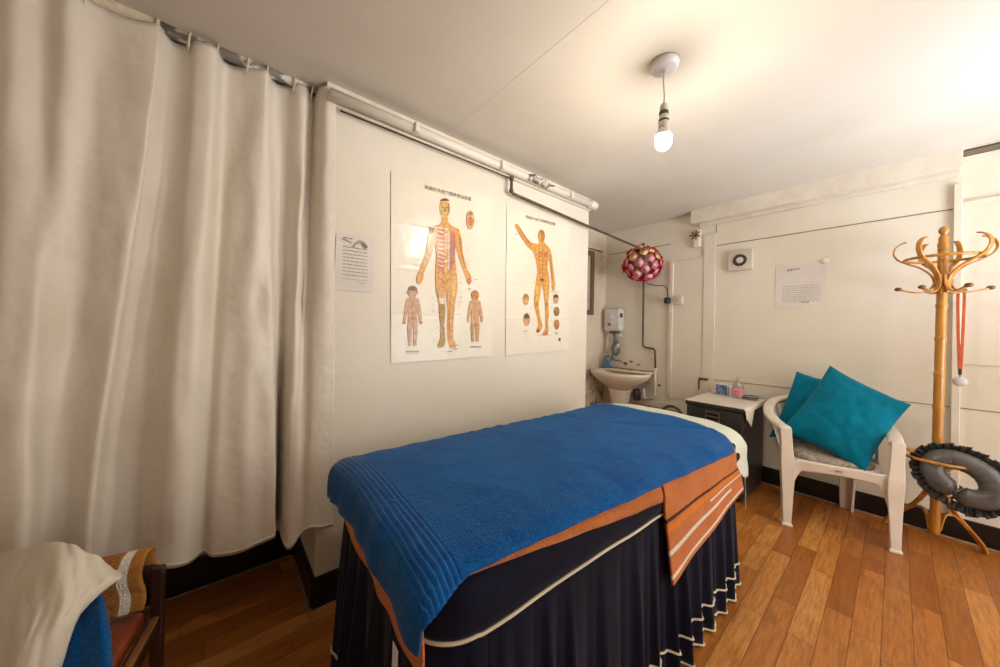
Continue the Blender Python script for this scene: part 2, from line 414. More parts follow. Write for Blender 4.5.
# ================================================================= CURTAIN, RAIL, RINGS
CP = [(-0.9, 1.74, -0.9, 1.75, 0.42), (-0.76, 1.80, -0.76, 1.70, 0.42),
      (-0.623, 1.75, -0.625, 1.72, 0.42), (-0.575, 1.8, -0.584, 1.78, 0.42), (-0.499, 1.72, -0.509, 1.7, 0.42), (-0.451, 1.78, -0.437, 1.66, 0.42),
      (-0.398, 1.7, -0.430, 1.755, 0.42), (-0.328, 1.74, -0.39, 1.78, 0.42), (-0.206, 1.69, -0.331, 1.7, 0.42), (-0.187, 1.7, -0.309, 1.76, 0.42),
      (-0.161, 1.8, -0.244, 1.8, 0.42), (-0.12, 1.78, -0.202, 1.76, 0.42), (-0.09, 1.69, -0.141, 1.66, 0.405), (-0.037, 1.68, -0.081, 1.66, 0.39),
      (-0.008, 1.8, -0.036, 1.74, 0.37), (0.043, 1.78, -0.006, 1.7, 0.365), (0.113, 1.7, 0.071, 1.68, 0.36), (0.134, 1.71, 0.177, 1.68, 0.375),
      (0.163, 1.8, 0.19, 1.7, 0.38), (0.215, 1.78, 0.205, 1.82, 0.38), (0.24, 1.70, 0.213, 1.81, 0.38), (0.272, 1.69, 0.223, 1.7, 0.335),
      (0.300, 1.77, 0.247, 1.665, 0.31), (0.316, 1.75, 0.285, 1.67, 0.355), (0.322, 1.69, 0.318, 1.655, 0.375), (0.345, 1.652, 0.361, 1.65, 0.362), (0.382, 1.650, 0.408, 1.648, 0.36)]
CS = cr(CP, 10)
NC = len(CS) - 1
RX = [-0.66, -0.50, -0.361, -0.197, -0.111, -0.03, 0.066, 0.131, 0.231, 0.300, 0.326]
def rail_z(x): return 2.3605 + 0.008 * (x + 0.36)
def curtain_pt(u, v):
    f = u * NC; i = min(int(f), NC - 1); t = f - i
    a = [p + (q - p) * t for p, q in zip(CS[i], CS[i + 1])]
    w = sstep(0, 1, v) * 0.6 + v * 0.4
    x = a[0] + (a[2] - a[0]) * w; ya = 1.75 + (a[1] - 1.75) * (0.55 if a[0] < 0.31 else 1.0); y = ya + (a[3] - ya) * w
    d = min(abs(a[0] - r) for r in RX)
    zt = rail_z(a[0]) - 0.015 - 0.006 * (1 - cos(min(1.0, d / 0.06) * pi)) * (0.4 if a[0] > -0.2 else 0.9)
    z = zt + (a[4] - zt) * v
    k = 0.012 * sin(pi * min(1, v * 1.4))
    if x < 0.28: y += k * nz(x * 7, z * 2.2, 1) + 0.010 * nz(x * 18, z * 4, 5) * min(1, v * 6)
    x += 0.004 * nz(x * 12, z * 5, 9) * min(1, v * 6)
    return (x, y, z)
b = B(); b.grid(curtain_pt, NC, 90, 'curtain')
cu = thing('shower_curtain', (-0.25, 1.73, 0.36), 'long off-white vinyl curtain hanging in folds from the flaking grey rail', 'curtain')
b.build('curtain_panel', cu, world=True, solid=0.0015, fix=False)
b = B(); b.tube([curtain_pt(i / 200, 0.994) for i in range(201)], 0.0028, 'curtain', 6, flat=2.5, up=(0, 0, 1))
b.build('hem', cu, world=True)
cr_t = thing('curtain_rail', (-0.4, 1.75, 2.30), 'curtain rail with flaking grey and cream paint under the ceiling', 'curtain rail')
b = B(); b.tube([(x, 1.75, rail_z(x)) for x in (-1.25, -0.7, -0.19)], 0.0235, 'rail_wrap', 16); b.build('taped_sleeve', cr_t, world=True)['label'] = 'cream taped stretch of the rail'
b = B(); b.tube([(x, 1.75, rail_z(x)) for x in (-0.20, 0, 0.343)], 0.021, 'rail', 16); b.build('rail_tube', cr_t, world=True)
RW = ['above the left end of the curtain', 'second from the left above the curtain', 'nearest the left end of the rail in view', 'where the cream tape meets the flaking grey paint', 'second ring right of the cream tape', 'third ring right of the cream tape', 'fourth ring right of the cream tape', 'fifth ring right of the cream tape', 'third ring from the right end of the rail', 'second ring from the right end of the rail', 'last ring at the right end of the rail']
for n, x in enumerate(RX):
    if n < 2: continue
    b = B(); zc = rail_z(x) - 0.008
    b.tube([(x + 0.004 * sin(a), 1.75 + 0.030 * cos(a), zc + 0.038 * sin(a)) for a in [2 * pi * k / 24 for k in range(24)]], 0.0034, 'ring', 8, loop=True)
    tag(b.build('curtain_ring'), 'ivory plastic curtain ring, ' + RW[n], 'curtain ring', 'ivory rings along the curtain rail')

# ================================================================= PIPES ABOVE THE CHARTS
wp = thing('painted_pipe', (1.34, 1.625, 2.26), 'thick white-painted pipe along the top of the chart wall, chipped in places', 'pipe')
b = B(); b.tube([(x, 1.622, 2.302 + 0.006 * x / 2) for x in (0.35, 1.0, 1.7, 2.30)], 0.026, 'chipped', 16)
b.build('pipe_run', wp, world=True)
b = B(); b.tube([(2.28, 1.622, 2.308), (2.34, 1.62, 2.312), (2.375, 1.635, 2.318), (2.392, 1.668, 2.325)], [0.034, 0.035, 0.036, 0.036], 'chipped', 14)
b.build('elbow', wp, world=True)
b = B(); b.tube([(2.391, 1.662, 2.325), (2.394, 1.673, 2.326)], 0.024, 'black', 12); b.build('open_end', wp, world=True)['label'] = 'dark open end of the pipe'
for x in (0.75, 1.33, 2.02):
    b = B(); b.box((x, 1.605, 2.302), (0.022, 0.05, 0.05), 'chipped', bev=0.004); b.build('clip', wp, world=True)
b = B()
for k in range(7):
    x = 1.57 + k * 0.028
    b.tube([(x, 1.598 - 0.006 * (k % 2), 2.298), (x + 0.02, 1.594 - 0.008 * (k % 3), 2.297 + 0.014 * sin(k * 2))], [0.024 + 0.006 * sin(k * 1.7), 0.021], 'rail', 9)
b.tube([(1.75, 1.60, 2.30), (1.81, 1.585, 2.305)], 0.005, 'steel', 8)
b.build('valve', wp, world=True)['label'] = 'grimy valve joint with flaking paint'
bp = thing('brown_pipe', (2.4, 1.63, 0.58), 'thin brown pipe below the white pipe, crossing to the sink corner', 'pipe')
b = B(); P = [(0.40, 1.648, 2.262), (1.0, 1.640, 2.262), (1.435, 1.632, 2.262)]
b.tube(P, 0.0045, 'brown_pipe', 8); b.build('thin_line', bp, world=True)
b = B(); b.tube([(1.44, 1.63, 2.275), (1.44, 1.63, 2.19), (1.443, 1.63, 2.176), (1.46, 1.63, 2.166), (2.2, 1.63, 2.132), (3.0, 1.63, 2.100), (3.50, 1.63, 2.085), (3.545, 1.645, 2.08), (3.565, 1.68, 2.08), (3.57, 1.77, 2.075), (3.575, 1.80, 2.06), (3.575, 1.806, 2.02), (3.575, 1.80, 1.14), (3.575, 1.796, 1.115), (3.575, 1.77, 1.10), (3.575, 1.68, 1.092), (3.575, 1.664, 1.075), (3.575, 1.658, 0.88)], 0.0105, 'brown_pipe', 10)
b.build('pipe_run', bp, world=True)
for p in ((1.44, 1.63, 2.18), (1.44, 1.63, 2.26)):
    b = B(); b.sphere(p, 0.017, 'brown_pipe', 12); b.build('elbow', bp, world=True)
b = B(); b.tube([(3.575, 1.658, 0.885), (3.575, 1.653, 0.60), (3.575, 1.66, 0.565), (3.575, 1.80, 0.56), (3.575, 1.98, 0.56)], 0.013, 'chipped', 10)
for z in (0.87, 0.6): b.sphere((3.575, 1.655, z), 0.019, 'chipped', 12)
b.build('white_lower_run', bp, world=True)['label'] = 'white-painted lower run of the pipe'

# ================================================================= PAPERS ON THE WALLS
def flat_edges(o):
    md = o.modifiers.new('split', 'EDGE_SPLIT'); md.split_angle = radians(40); return o
def sheet(name, corners, k, wob, seed, parent=None):
    """corners tl,tr,br,bl as (x,z) on the chart wall"""
    tl, tr, br, bl = corners
    b = B()
    def fn(u, v):
        x = (tl[0] * (1 - u) + tr[0] * u) * (1 - v) + (bl[0] * (1 - u) + br[0] * u) * v
        z = (tl[1] * (1 - u) + tr[1] * u) * (1 - v) + (bl[1] * (1 - u) + br[1] * u) * v
        cr_ = 0.0
        if k == 'paper':
            for c in (0.27, 0.5, 0.75): cr_ += 0.0016 * exp(-((v - c + 0.004 * sin(u * 5 + seed)) / 0.006) ** 2)
            cr_ += 0.0014 * exp(-((u - 0.5) / 0.02) ** 2)
        return (x, YL - 0.003 - wob * (0.5 + 0.5 * nz(x * 5, z * 5, seed)) - cr_, z)
    b.grid(fn, 40, 130 if k == 'paper' else 30, k)
    return b, fn
def prints(b, P, yfn):
    for n, (k, pts) in enumerate(P):
        vs = [(x / 1000, yfn(x / 1000, z / 1000) - 0.0009 - 0.000012 * n, z / 1000) for x, z in zip(pts[::2], pts[1::2])]
        b.add(vs, [tuple(range(len(vs)))], k, False)
def text(b, body, p0, p1, size, k, y):
    cu = bpy.data.curves.new('t', 'FONT'); cu.body = body; cu.size = 1.0
    o = bpy.data.objects.new('t', cu); COL.objects.link(o)
    me = o.to_mesh(); xs = [v.co.x for v in me.vertices]; w0, w1 = min(xs), max(xs)
    vs = []
    for v in me.vertices:
        t = (v.co.x - w0) / (w1 - w0)
        vs.append((p0[0] + (p1[0] - p0[0]) * t, y, p0[1] + (p1[1] - p0[1]) * t + v.co.y * size))
    fs = [tuple(p.vertices) for p in me.polygons]
    b.add(vs, fs, k, False)
    o.to_mesh_clear(); bpy.data.objects.remove(o); bpy.data.curves.remove(cu)
CH1 = [('fo',[954,1905,953,1881,934,1858,876,1837,865,1765,856,1680,832,1619,809,1559,803,1532,810,1513,828,1512,842,1536,846,1571,872,1633,900,1704,914,1749,923,1674,921,1623,918,1572,924,1488,943,1421,949,1336,962,1268,957,1208,939,1173,955,1159,986,1168,993,1191,993,1217,983,1286,989,1372,983,1458,983,1541,991,1459,1001,1373,999,1286,1005,1217,1009,1185,1030,1157,1063,1163,1058,1190,1043,1216,1041,1287,1046,1357,1052,1428,1067,1500,1061,1589,1053,1641,1046,1693,1048,1773,1062,1713,1089,1646,1121,1581,1132,1550,1148,1537,1165,1553,1164,1592,1132,1633,1100,1719,1089,1807,1067,1860,1009,1872,992,1889,992,1913]),('fy',[1002,1968,1001,1951,997,1934,990,1920,980,1910,970,1905,960,1905,950,1911,943,1921,938,1935,936,1952,937,1969,941,1985,948,1999,957,2009,968,2015,978,2015,987,2009,995,1999,1000,1985]),('fd',[939,1993,940,1998,942,2002,947,2006,953,2010,960,2014,967,2016,975,2018,982,2018,988,2017,993,2015,996,2013,997,2009]),('fb',[986,1995,998,1995,1003,1958,992,1924,984,1912,987,1954]),('fd',[961,1961,960,1958,955,1956,951,1956,949,1958,951,1962,955,1964,959,1964]),('fd',[987,1968,985,1965,981,1962,976,1962,974,1965,976,1968,980,1970,985,1970]),('fd',[967,1959,973,1961,975,1942,963,1940]),('fb',[956,1924,983,1931,978,1924,962,1920]),('fp',[878,1834,912,1848,914,1740,900,1701,872,1629,854,1617,863,1681,871,1757]),('fd',[873,1829,906,1840,901,1812,876,1790]),('fw',[871,1839,993,1848,994,1841,871,1831]),('fr',[923,1833,970,1839,980,1752,978,1665,968,1586,941,1595,928,1658,922,1750]),('fw',[926,1824,966,1823,966,1816,926,1817]),('fw',[926,1800,967,1799,967,1792,926,1793]),('fw',[927,1776,967,1775,968,1768,927,1770]),('fw',[927,1753,968,1751,968,1744,927,1746]),('fw',[928,1729,969,1727,969,1720,928,1722]),('fw',[928,1705,969,1703,969,1696,928,1699]),('fw',[929,1682,970,1679,970,1672,929,1675]),('fw',[929,1658,970,1655,970,1648,930,1651]),('fw',[930,1634,971,1631,971,1624,930,1627]),('fy',[970,1833,986,1836,986,1824,970,1821]),('fw',[970,1814,986,1817,986,1805,971,1802]),('fy',[971,1795,987,1798,987,1786,971,1783]),('fw',[971,1776,987,1779,987,1767,972,1764]),('fy',[972,1757,987,1760,988,1748,972,1745]),('fw',[972,1738,988,1741,988,1729,972,1726]),('fy',[973,1719,988,1722,989,1710,973,1707]),('fw',[973,1701,989,1703,989,1691,973,1689]),('fy',[974,1682,989,1684,990,1672,974,1670]),('fw',[974,1663,990,1665,990,1653,974,1651]),('fy',[974,1644,990,1646,991,1634,975,1632]),('fw',[975,1625,991,1627,991,1615,975,1613]),('fy',[975,1606,991,1608,991,1596,976,1594]),('fu',[1006,1833,1038,1836,1044,1781,1044,1692,1027,1637,1009,1600,1003,1704]),('fr',[1010,1823,1034,1825,1036,1762,1016,1737]),('fb',[1025,1707,1044,1703,1043,1657,1027,1641]),('fw',[994,1831,1004,1833,1007,1617,999,1616]),('fp',[931,1522,962,1518,964,1423,945,1428]),('fw',[948,1442,983,1445,982,1413,951,1411]),('fg',[945,1408,980,1413,985,1372,979,1286,987,1217,989,1189,966,1165,943,1173,961,1213,966,1268,952,1336]),('fb',[1012,1426,1020,1426,1019,1286,1015,1217,1009,1286]),('fb',[965,1395,969,1395,973,1217,967,1217]),('fr',[1130,1575,1156,1581,1163,1557,1148,1540,1137,1554]),('fb',[1068,1829,1081,1805,1091,1735,1119,1650,1110,1652,1083,1723,1069,1785]),('fb',[930,1563,977,1548,977,1541,930,1553]),('fb',[989,1545,1053,1584,1053,1577,989,1538]),('fy',[1020,1566,1049,1584,1054,1517,1040,1445,1023,1444]),('fp',[993,1511,1009,1520,1011,1443,1004,1390]),('fo',[1177,1939,1176,1922,1172,1905,1166,1891,1158,1881,1148,1876,1139,1877,1131,1884,1124,1895,1119,1909,1118,1926,1119,1944,1122,1960,1128,1974,1136,1984,1146,1989,1155,1988,1163,1982,1170,1971,1175,1957]),('fw',[1169,1940,1168,1925,1165,1912,1161,1901,1155,1893,1148,1889,1141,1890,1135,1895,1130,1904,1126,1916,1125,1930,1126,1944,1129,1957,1133,1968,1139,1976,1146,1980,1153,1979,1159,1974,1164,1965,1168,1953]),('fr',[1166,1930,1165,1920,1163,1911,1159,1903,1154,1897,1148,1895,1142,1895,1137,1898,1133,1904,1130,1912,1129,1921,1129,1931,1132,1940,1136,1948,1141,1953,1146,1956,1152,1956,1158,1953,1162,1947,1165,1939]),('fb',[1164,1973,1163,1969,1161,1965,1157,1961,1152,1958,1146,1956,1141,1956,1136,1956,1132,1958,1129,1961,1129,1965,1129,1969,1132,1973,1135,1977,1140,1980,1146,1982,1151,1982,1156,1982,1160,1980,1163,1977]),('fs',[774,1439,750,1424,741,1379,734,1319,736,1294,746,1294,752,1332,760,1377,761,1316,759,1253,767,1189,764,1176,783,1176,783,1253,787,1304,793,1253,797,1175,816,1175,812,1188,818,1253,813,1318,811,1380,821,1335,829,1296,840,1296,841,1322,831,1384,819,1429,794,1440]),('fs',[808,1468,807,1457,804,1448,799,1441,792,1435,784,1433,776,1434,769,1438,764,1445,760,1454,759,1463,760,1473,763,1483,768,1490,775,1495,783,1498,790,1497,797,1493,803,1486,807,1478]),('fd',[757,1470,758,1476,760,1483,764,1488,769,1493,776,1496,783,1498,790,1497,796,1495,802,1492,806,1487,809,1481,810,1474]),('fb',[763,1460,763,1458,762,1456,761,1454,760,1453,758,1452,756,1452,755,1453,754,1455,753,1457,753,1460,753,1462,754,1464,755,1466,756,1468,758,1468,759,1468,761,1467,762,1465,763,1463]),('fb',[815,1465,814,1462,814,1460,813,1458,811,1457,810,1456,808,1457,807,1458,805,1459,805,1462,804,1464,804,1467,805,1469,806,1471,808,1472,809,1473,811,1472,812,1471,814,1470,814,1467]),('fd',[778,1465,776,1463,773,1462,770,1462,769,1464,770,1466,773,1467,776,1467]),('fd',[798,1467,797,1465,794,1463,791,1464,789,1466,790,1468,794,1469,797,1469]),('fb',[775,1445,792,1447,789,1443,779,1443]),('fr',[771,1333,802,1334,790,1308,784,1308]),('fb',[748,1300,748,1297,747,1295,745,1292,742,1291,740,1290,737,1291,735,1292,733,1294,732,1297,731,1300,732,1303,733,1305,735,1307,737,1309,739,1309,742,1309,744,1308,746,1306,748,1303]),('fb',[845,1303,845,1300,844,1297,842,1295,839,1293,836,1293,834,1293,831,1294,829,1297,828,1299,827,1302,828,1305,829,1308,831,1310,833,1312,836,1312,839,1312,841,1311,843,1308,845,1306]),('fb',[767,1285,770,1285,772,1205,769,1205]),('fb',[805,1285,808,1286,810,1204,807,1204]),('fb',[783,1420,786,1420,787,1340,785,1340]),('fs',[1183,1453,1157,1439,1146,1394,1138,1334,1141,1309,1152,1310,1159,1348,1167,1392,1169,1332,1167,1269,1176,1206,1172,1193,1194,1193,1194,1269,1198,1320,1205,1270,1209,1193,1231,1193,1227,1206,1233,1270,1227,1334,1226,1395,1237,1351,1246,1312,1258,1313,1259,1339,1248,1400,1235,1444,1207,1455]),('fb',[1223,1482,1222,1472,1218,1462,1212,1455,1204,1450,1195,1448,1186,1449,1178,1453,1172,1459,1168,1468,1166,1477,1167,1487,1171,1496,1177,1504,1185,1509,1193,1511,1202,1510,1210,1507,1217,1500,1221,1491]),('fb',[1175,1301,1179,1301,1181,1222,1177,1222]),('fb',[1218,1302,1222,1302,1224,1222,1220,1222]),('fb',[1194,1435,1197,1435,1199,1356,1196,1355]),('ft',[756,1151,763,1150,763,1142,757,1143]),('ft',[766,1150,776,1150,776,1142,766,1142]),('ft',[779,1150,793,1150,793,1141,779,1142]),('ft',[795,1149,804,1149,804,1141,796,1141]),('ft',[807,1149,819,1149,819,1141,807,1141]),('ft',[822,1149,826,1149,826,1140,822,1141]),('ft',[1166,1168,1175,1168,1175,1159,1166,1159]),('ft',[1179,1168,1192,1168,1192,1159,1179,1159]),('ft',[1196,1168,1214,1167,1214,1158,1196,1159]),('ft',[1218,1167,1229,1167,1229,1158,1218,1158]),('ft',[1233,1167,1249,1167,1249,1157,1233,1158]),('ft',[1010,1143,1018,1143,1019,1136,1011,1136]),('ft',[1022,1143,1034,1143,1034,1136,1022,1136]),('ft',[1037,1143,1039,1143,1039,1136,1037,1136]),('ft',[1050,1178,1059,1177,1059,1172,1050,1172]),('ft',[1062,1177,1074,1177,1074,1172,1062,1172]),('ft',[1078,1177,1084,1177,1084,1172,1078,1172]),('ft',[1047,1157,1055,1156,1055,1149,1047,1149]),('ft',[1058,1156,1071,1156,1071,1149,1058,1149]),('ft',[1074,1156,1076,1156,1076,1149,1074,1149]),('ft',[1135,1516,1144,1516,1144,1511,1136,1510]),('ft',[1148,1517,1161,1518,1161,1512,1148,1511]),('ft',[1164,1518,1166,1518,1166,1513,1165,1513]),('ft',[1183,1577,1192,1578,1192,1573,1183,1572]),('ft',[1195,1579,1205,1580,1205,1574,1195,1573]),('ft',[1187,1933,1196,1935,1196,1929,1187,1927]),('ft',[1200,1935,1203,1936,1203,1931,1200,1930]),('ft',[753,1136,829,1134,829,1132,753,1135]),('ft',[969,1139,1049,1139,1049,1137,969,1138]),('ft',[898,1443,914,1444,911,1442,898,1441]),('ft',[1066,1433,1075,1434,1081,1432,1066,1431]),('ft',[1124,1689,1144,1692,1139,1689,1124,1687]),('ft',[1077,1491,1090,1492,1092,1491,1077,1489]),('ft',[792,1657,807,1659,805,1657,793,1655]),('ft',[1084,1356,1093,1356,1098,1355,1084,1354]),('ft',[791,1614,805,1616,803,1614,791,1612]),('ft',[1087,1456,1100,1457,1102,1455,1087,1454]),('ft',[1081,1591,1094,1592,1096,1590,1081,1589]),('ft',[901,1261,910,1261,915,1259,901,1259]),('ft',[804,1643,818,1645,816,1642,804,1641]),('ft',[1082,1573,1097,1575,1097,1573,1082,1571]),('ft',[1087,1463,1103,1464,1102,1462,1087,1461]),('ft',[921,1275,935,1276,935,1273,921,1273]),('ft',[904,1376,916,1376,917,1374,904,1374]),('ft',[901,1366,917,1367,915,1365,901,1364]),('ft',[1120,1671,1138,1674,1135,1671,1120,1669]),('ft',[1136,1809,1149,1811,1151,1810,1136,1807]),('ft',[795,1788,806,1790,807,1788,795,1786]),('ft',[799,1774,807,1775,812,1774,800,1772]),('ft',[1087,1486,1098,1486,1102,1485,1087,1483]),('ft',[908,1184,916,1184,921,1182,908,1182]),('ft',[922,1216,933,1216,936,1214,922,1214]),('ft',[1117,1759,1135,1762,1133,1759,1117,1757]),('ft',[1064,1612,1081,1614,1079,1612,1064,1610]),('ft',[1075,1546,1090,1547,1090,1545,1075,1544]),('ft',[916,1427,929,1428,930,1426,917,1425]),('ft',[1083,1429,1101,1430,1098,1427,1083,1426]),('ft',[1084,1196,1098,1196,1099,1193,1084,1194]),('ft',[920,1319,931,1319,933,1317,920,1317]),('ft',[1080,1441,1090,1442,1095,1440,1081,1439]),('ft',[1079,1542,1091,1543,1094,1542,1079,1540]),('ft',[1067,1358,1076,1358,1082,1356,1067,1355]),('ft',[906,1207,918,1207,919,1205,906,1205]),('ft',[1121,1745,1138,1748,1137,1745,1121,1743]),('ft',[1129,1662,1146,1664,1144,1662,1129,1659]),('ft',[916,1202,925,1201,929,1199,916,1199]),('ft',[902,1404,912,1405,915,1403,902,1402]),('ft',[1068,1417,1082,1418,1082,1416,1068,1415]),('ft',[1071,1400,1088,1401,1086,1399,1071,1398]),('ft',[803,1752,812,1754,815,1753,803,1750]),('ft',[1139,1684,1148,1685,1154,1684,1139,1681]),('ft',[808,1608,820,1609,820,1608,808,1606]),('ft',[1141,1636,1151,1637,1156,1636,1141,1634]),('ft',[1075,1458,1089,1459,1090,1457,1075,1456]),('ft',[1078,1543,1090,1544,1093,1543,1078,1541]),('fd',[936,1464,935,1462,933,1461,931,1464,932,1466,935,1466]),('fb',[1034,1535,1033,1533,1030,1532,1029,1535,1030,1537,1032,1537]),('fb',[1022,1207,1021,1205,1018,1205,1017,1207,1018,1210,1021,1210]),('fd',[982,1345,981,1343,979,1343,977,1345,979,1348,981,1348]),('fd',[985,1270,983,1268,981,1268,979,1270,981,1273,983,1273]),('fr',[963,1828,962,1825,960,1825,958,1827,959,1830,962,1830]),('fb',[935,1458,934,1456,932,1456,930,1458,932,1460,934,1461]),('fd',[1026,1657,1025,1655,1022,1654,1021,1657,1022,1659,1025,1660]),('fb',[1028,1215,1027,1212,1024,1212,1023,1215,1024,1217,1026,1217]),('fd',[969,1529,968,1526,966,1526,964,1528,966,1531,968,1531]),('fd',[1013,1494,1012,1491,1009,1491,1008,1493,1009,1496,1011,1496]),('fd',[1040,1295,1039,1293,1036,1293,1035,1295,1036,1297,1039,1298]),('fd',[1038,1342,1037,1339,1034,1339,1033,1341,1034,1344,1037,1344]),('fd',[969,1532,968,1529,965,1529,964,1531,965,1534,968,1534]),('fb',[929,1814,927,1811,925,1811,924,1813,925,1815,927,1816]),('fd',[1012,1803,1011,1800,1008,1800,1007,1802,1008,1804,1011,1805]),('fr',[1030,1622,1029,1620,1026,1619,1025,1621,1026,1624,1029,1624]),('fb',[944,1719,943,1716,940,1716,939,1718,940,1721,942,1721]),('fr',[974,1362,973,1360,970,1359,969,1362,970,1364,973,1364]),('fb',[963,1539,962,1537,959,1536,958,1539,959,1541,962,1541]),('fr',[1041,1251,1040,1249,1037,1249,1036,1251,1037,1254,1040,1254]),('fb',[960,1208,959,1205,956,1205,955,1208,956,1210,959,1210]),('fr',[957,1668,956,1665,953,1665,952,1667,953,1669,956,1670]),('fd',[1014,1773,1012,1770,1010,1769,1008,1772,1010,1774,1012,1775]),('fb',[1043,1545,1042,1543,1039,1542,1038,1545,1039,1547,1042,1548]),('fr',[942,1774,941,1772,938,1771,937,1773,938,1776,941,1776]),('fb',[964,1755,962,1752,960,1752,959,1754,960,1756,962,1757]),('fr',[968,1785,967,1783,964,1782,963,1784,964,1787,967,1788]),('fb',[1051,1283,1050,1280,1047,1280,1046,1283,1047,1285,1049,1285]),('fb',[968,1206,966,1204,964,1204,963,1206,964,1208,966,1208]),('fb',[967,1505,966,1503,963,1503,962,1505,963,1507,966,1508]),('fd',[941,1806,940,1803,938,1803,936,1805,938,1808,940,1808]),('fr',[1034,1174,1033,1171,1030,1171,1029,1174,1030,1176,1033,1176]),('fd',[1019,1610,1017,1607,1015,1607,1013,1609,1015,1611,1017,1612]),('fr',[942,1595,941,1592,939,1592,937,1594,939,1596,941,1597]),('fd',[1040,1387,1039,1385,1036,1385,1035,1387,1036,1390,1039,1390]),('fr',[978,1417,976,1414,974,1414,972,1416,974,1419,976,1419]),('fb',[1033,1347,1032,1345,1029,1345,1028,1347,1029,1349,1032,1350]),('fd',[946,1363,944,1361,942,1361,941,1363,942,1366,944,1366]),('fb',[1017,1459,1015,1456,1013,1456,1011,1458,1013,1461,1015,1461]),('fd',[1049,1378,1048,1375,1045,1375,1044,1377,1045,1380,1048,1380]),('fd',[943,1640,942,1638,939,1638,938,1640,939,1642,942,1643]),('fr',[946,1464,944,1461,942,1461,941,1463,942,1466,944,1466]),('fb',[1041,1179,1040,1176,1037,1176,1036,1179,1037,1181,1040,1181]),('fb',[1037,1287,1035,1285,1033,1285,1031,1287,1033,1290,1035,1290]),('fr',[971,1804,969,1802,967,1801,966,1803,967,1806,969,1806]),('fd',[982,1234,980,1232,978,1232,977,1234,978,1237,980,1237]),('fd',[1019,1274,1018,1271,1015,1271,1014,1274,1015,1276,1018,1276]),('fd',[1041,1738,1039,1735,1037,1735,1035,1737,1036,1740,1039,1740]),('fd',[954,1265,953,1263,950,1263,949,1265,950,1267,953,1267]),('fr',[1011,1798,1010,1795,1007,1795,1006,1797,1007,1800,1010,1800]),('fr',[1006,1461,1004,1459,1002,1459,1000,1461,1002,1464,1004,1464]),('fr',[1013,1561,1012,1559,1009,1559,1008,1561,1009,1563,1012,1564]),('fb',[942,1763,941,1760,939,1760,937,1762,938,1765,941,1765]),('fd',[1028,1566,1027,1563,1024,1563,1023,1565,1024,1568,1027,1568]),('fr',[1037,1501,1036,1498,1033,1498,1032,1500,1033,1503,1036,1503]),('fd',[1032,1661,1031,1659,1028,1658,1027,1660,1028,1663,1031,1663]),('fb',[982,1341,981,1339,979,1339,977,1341,979,1343,981,1343]),('fb',[950,1515,948,1513,946,1513,945,1515,946,1517,948,1518]),('fd',[1015,1417,1014,1415,1011,1414,1010,1417,1011,1419,1014,1419])]
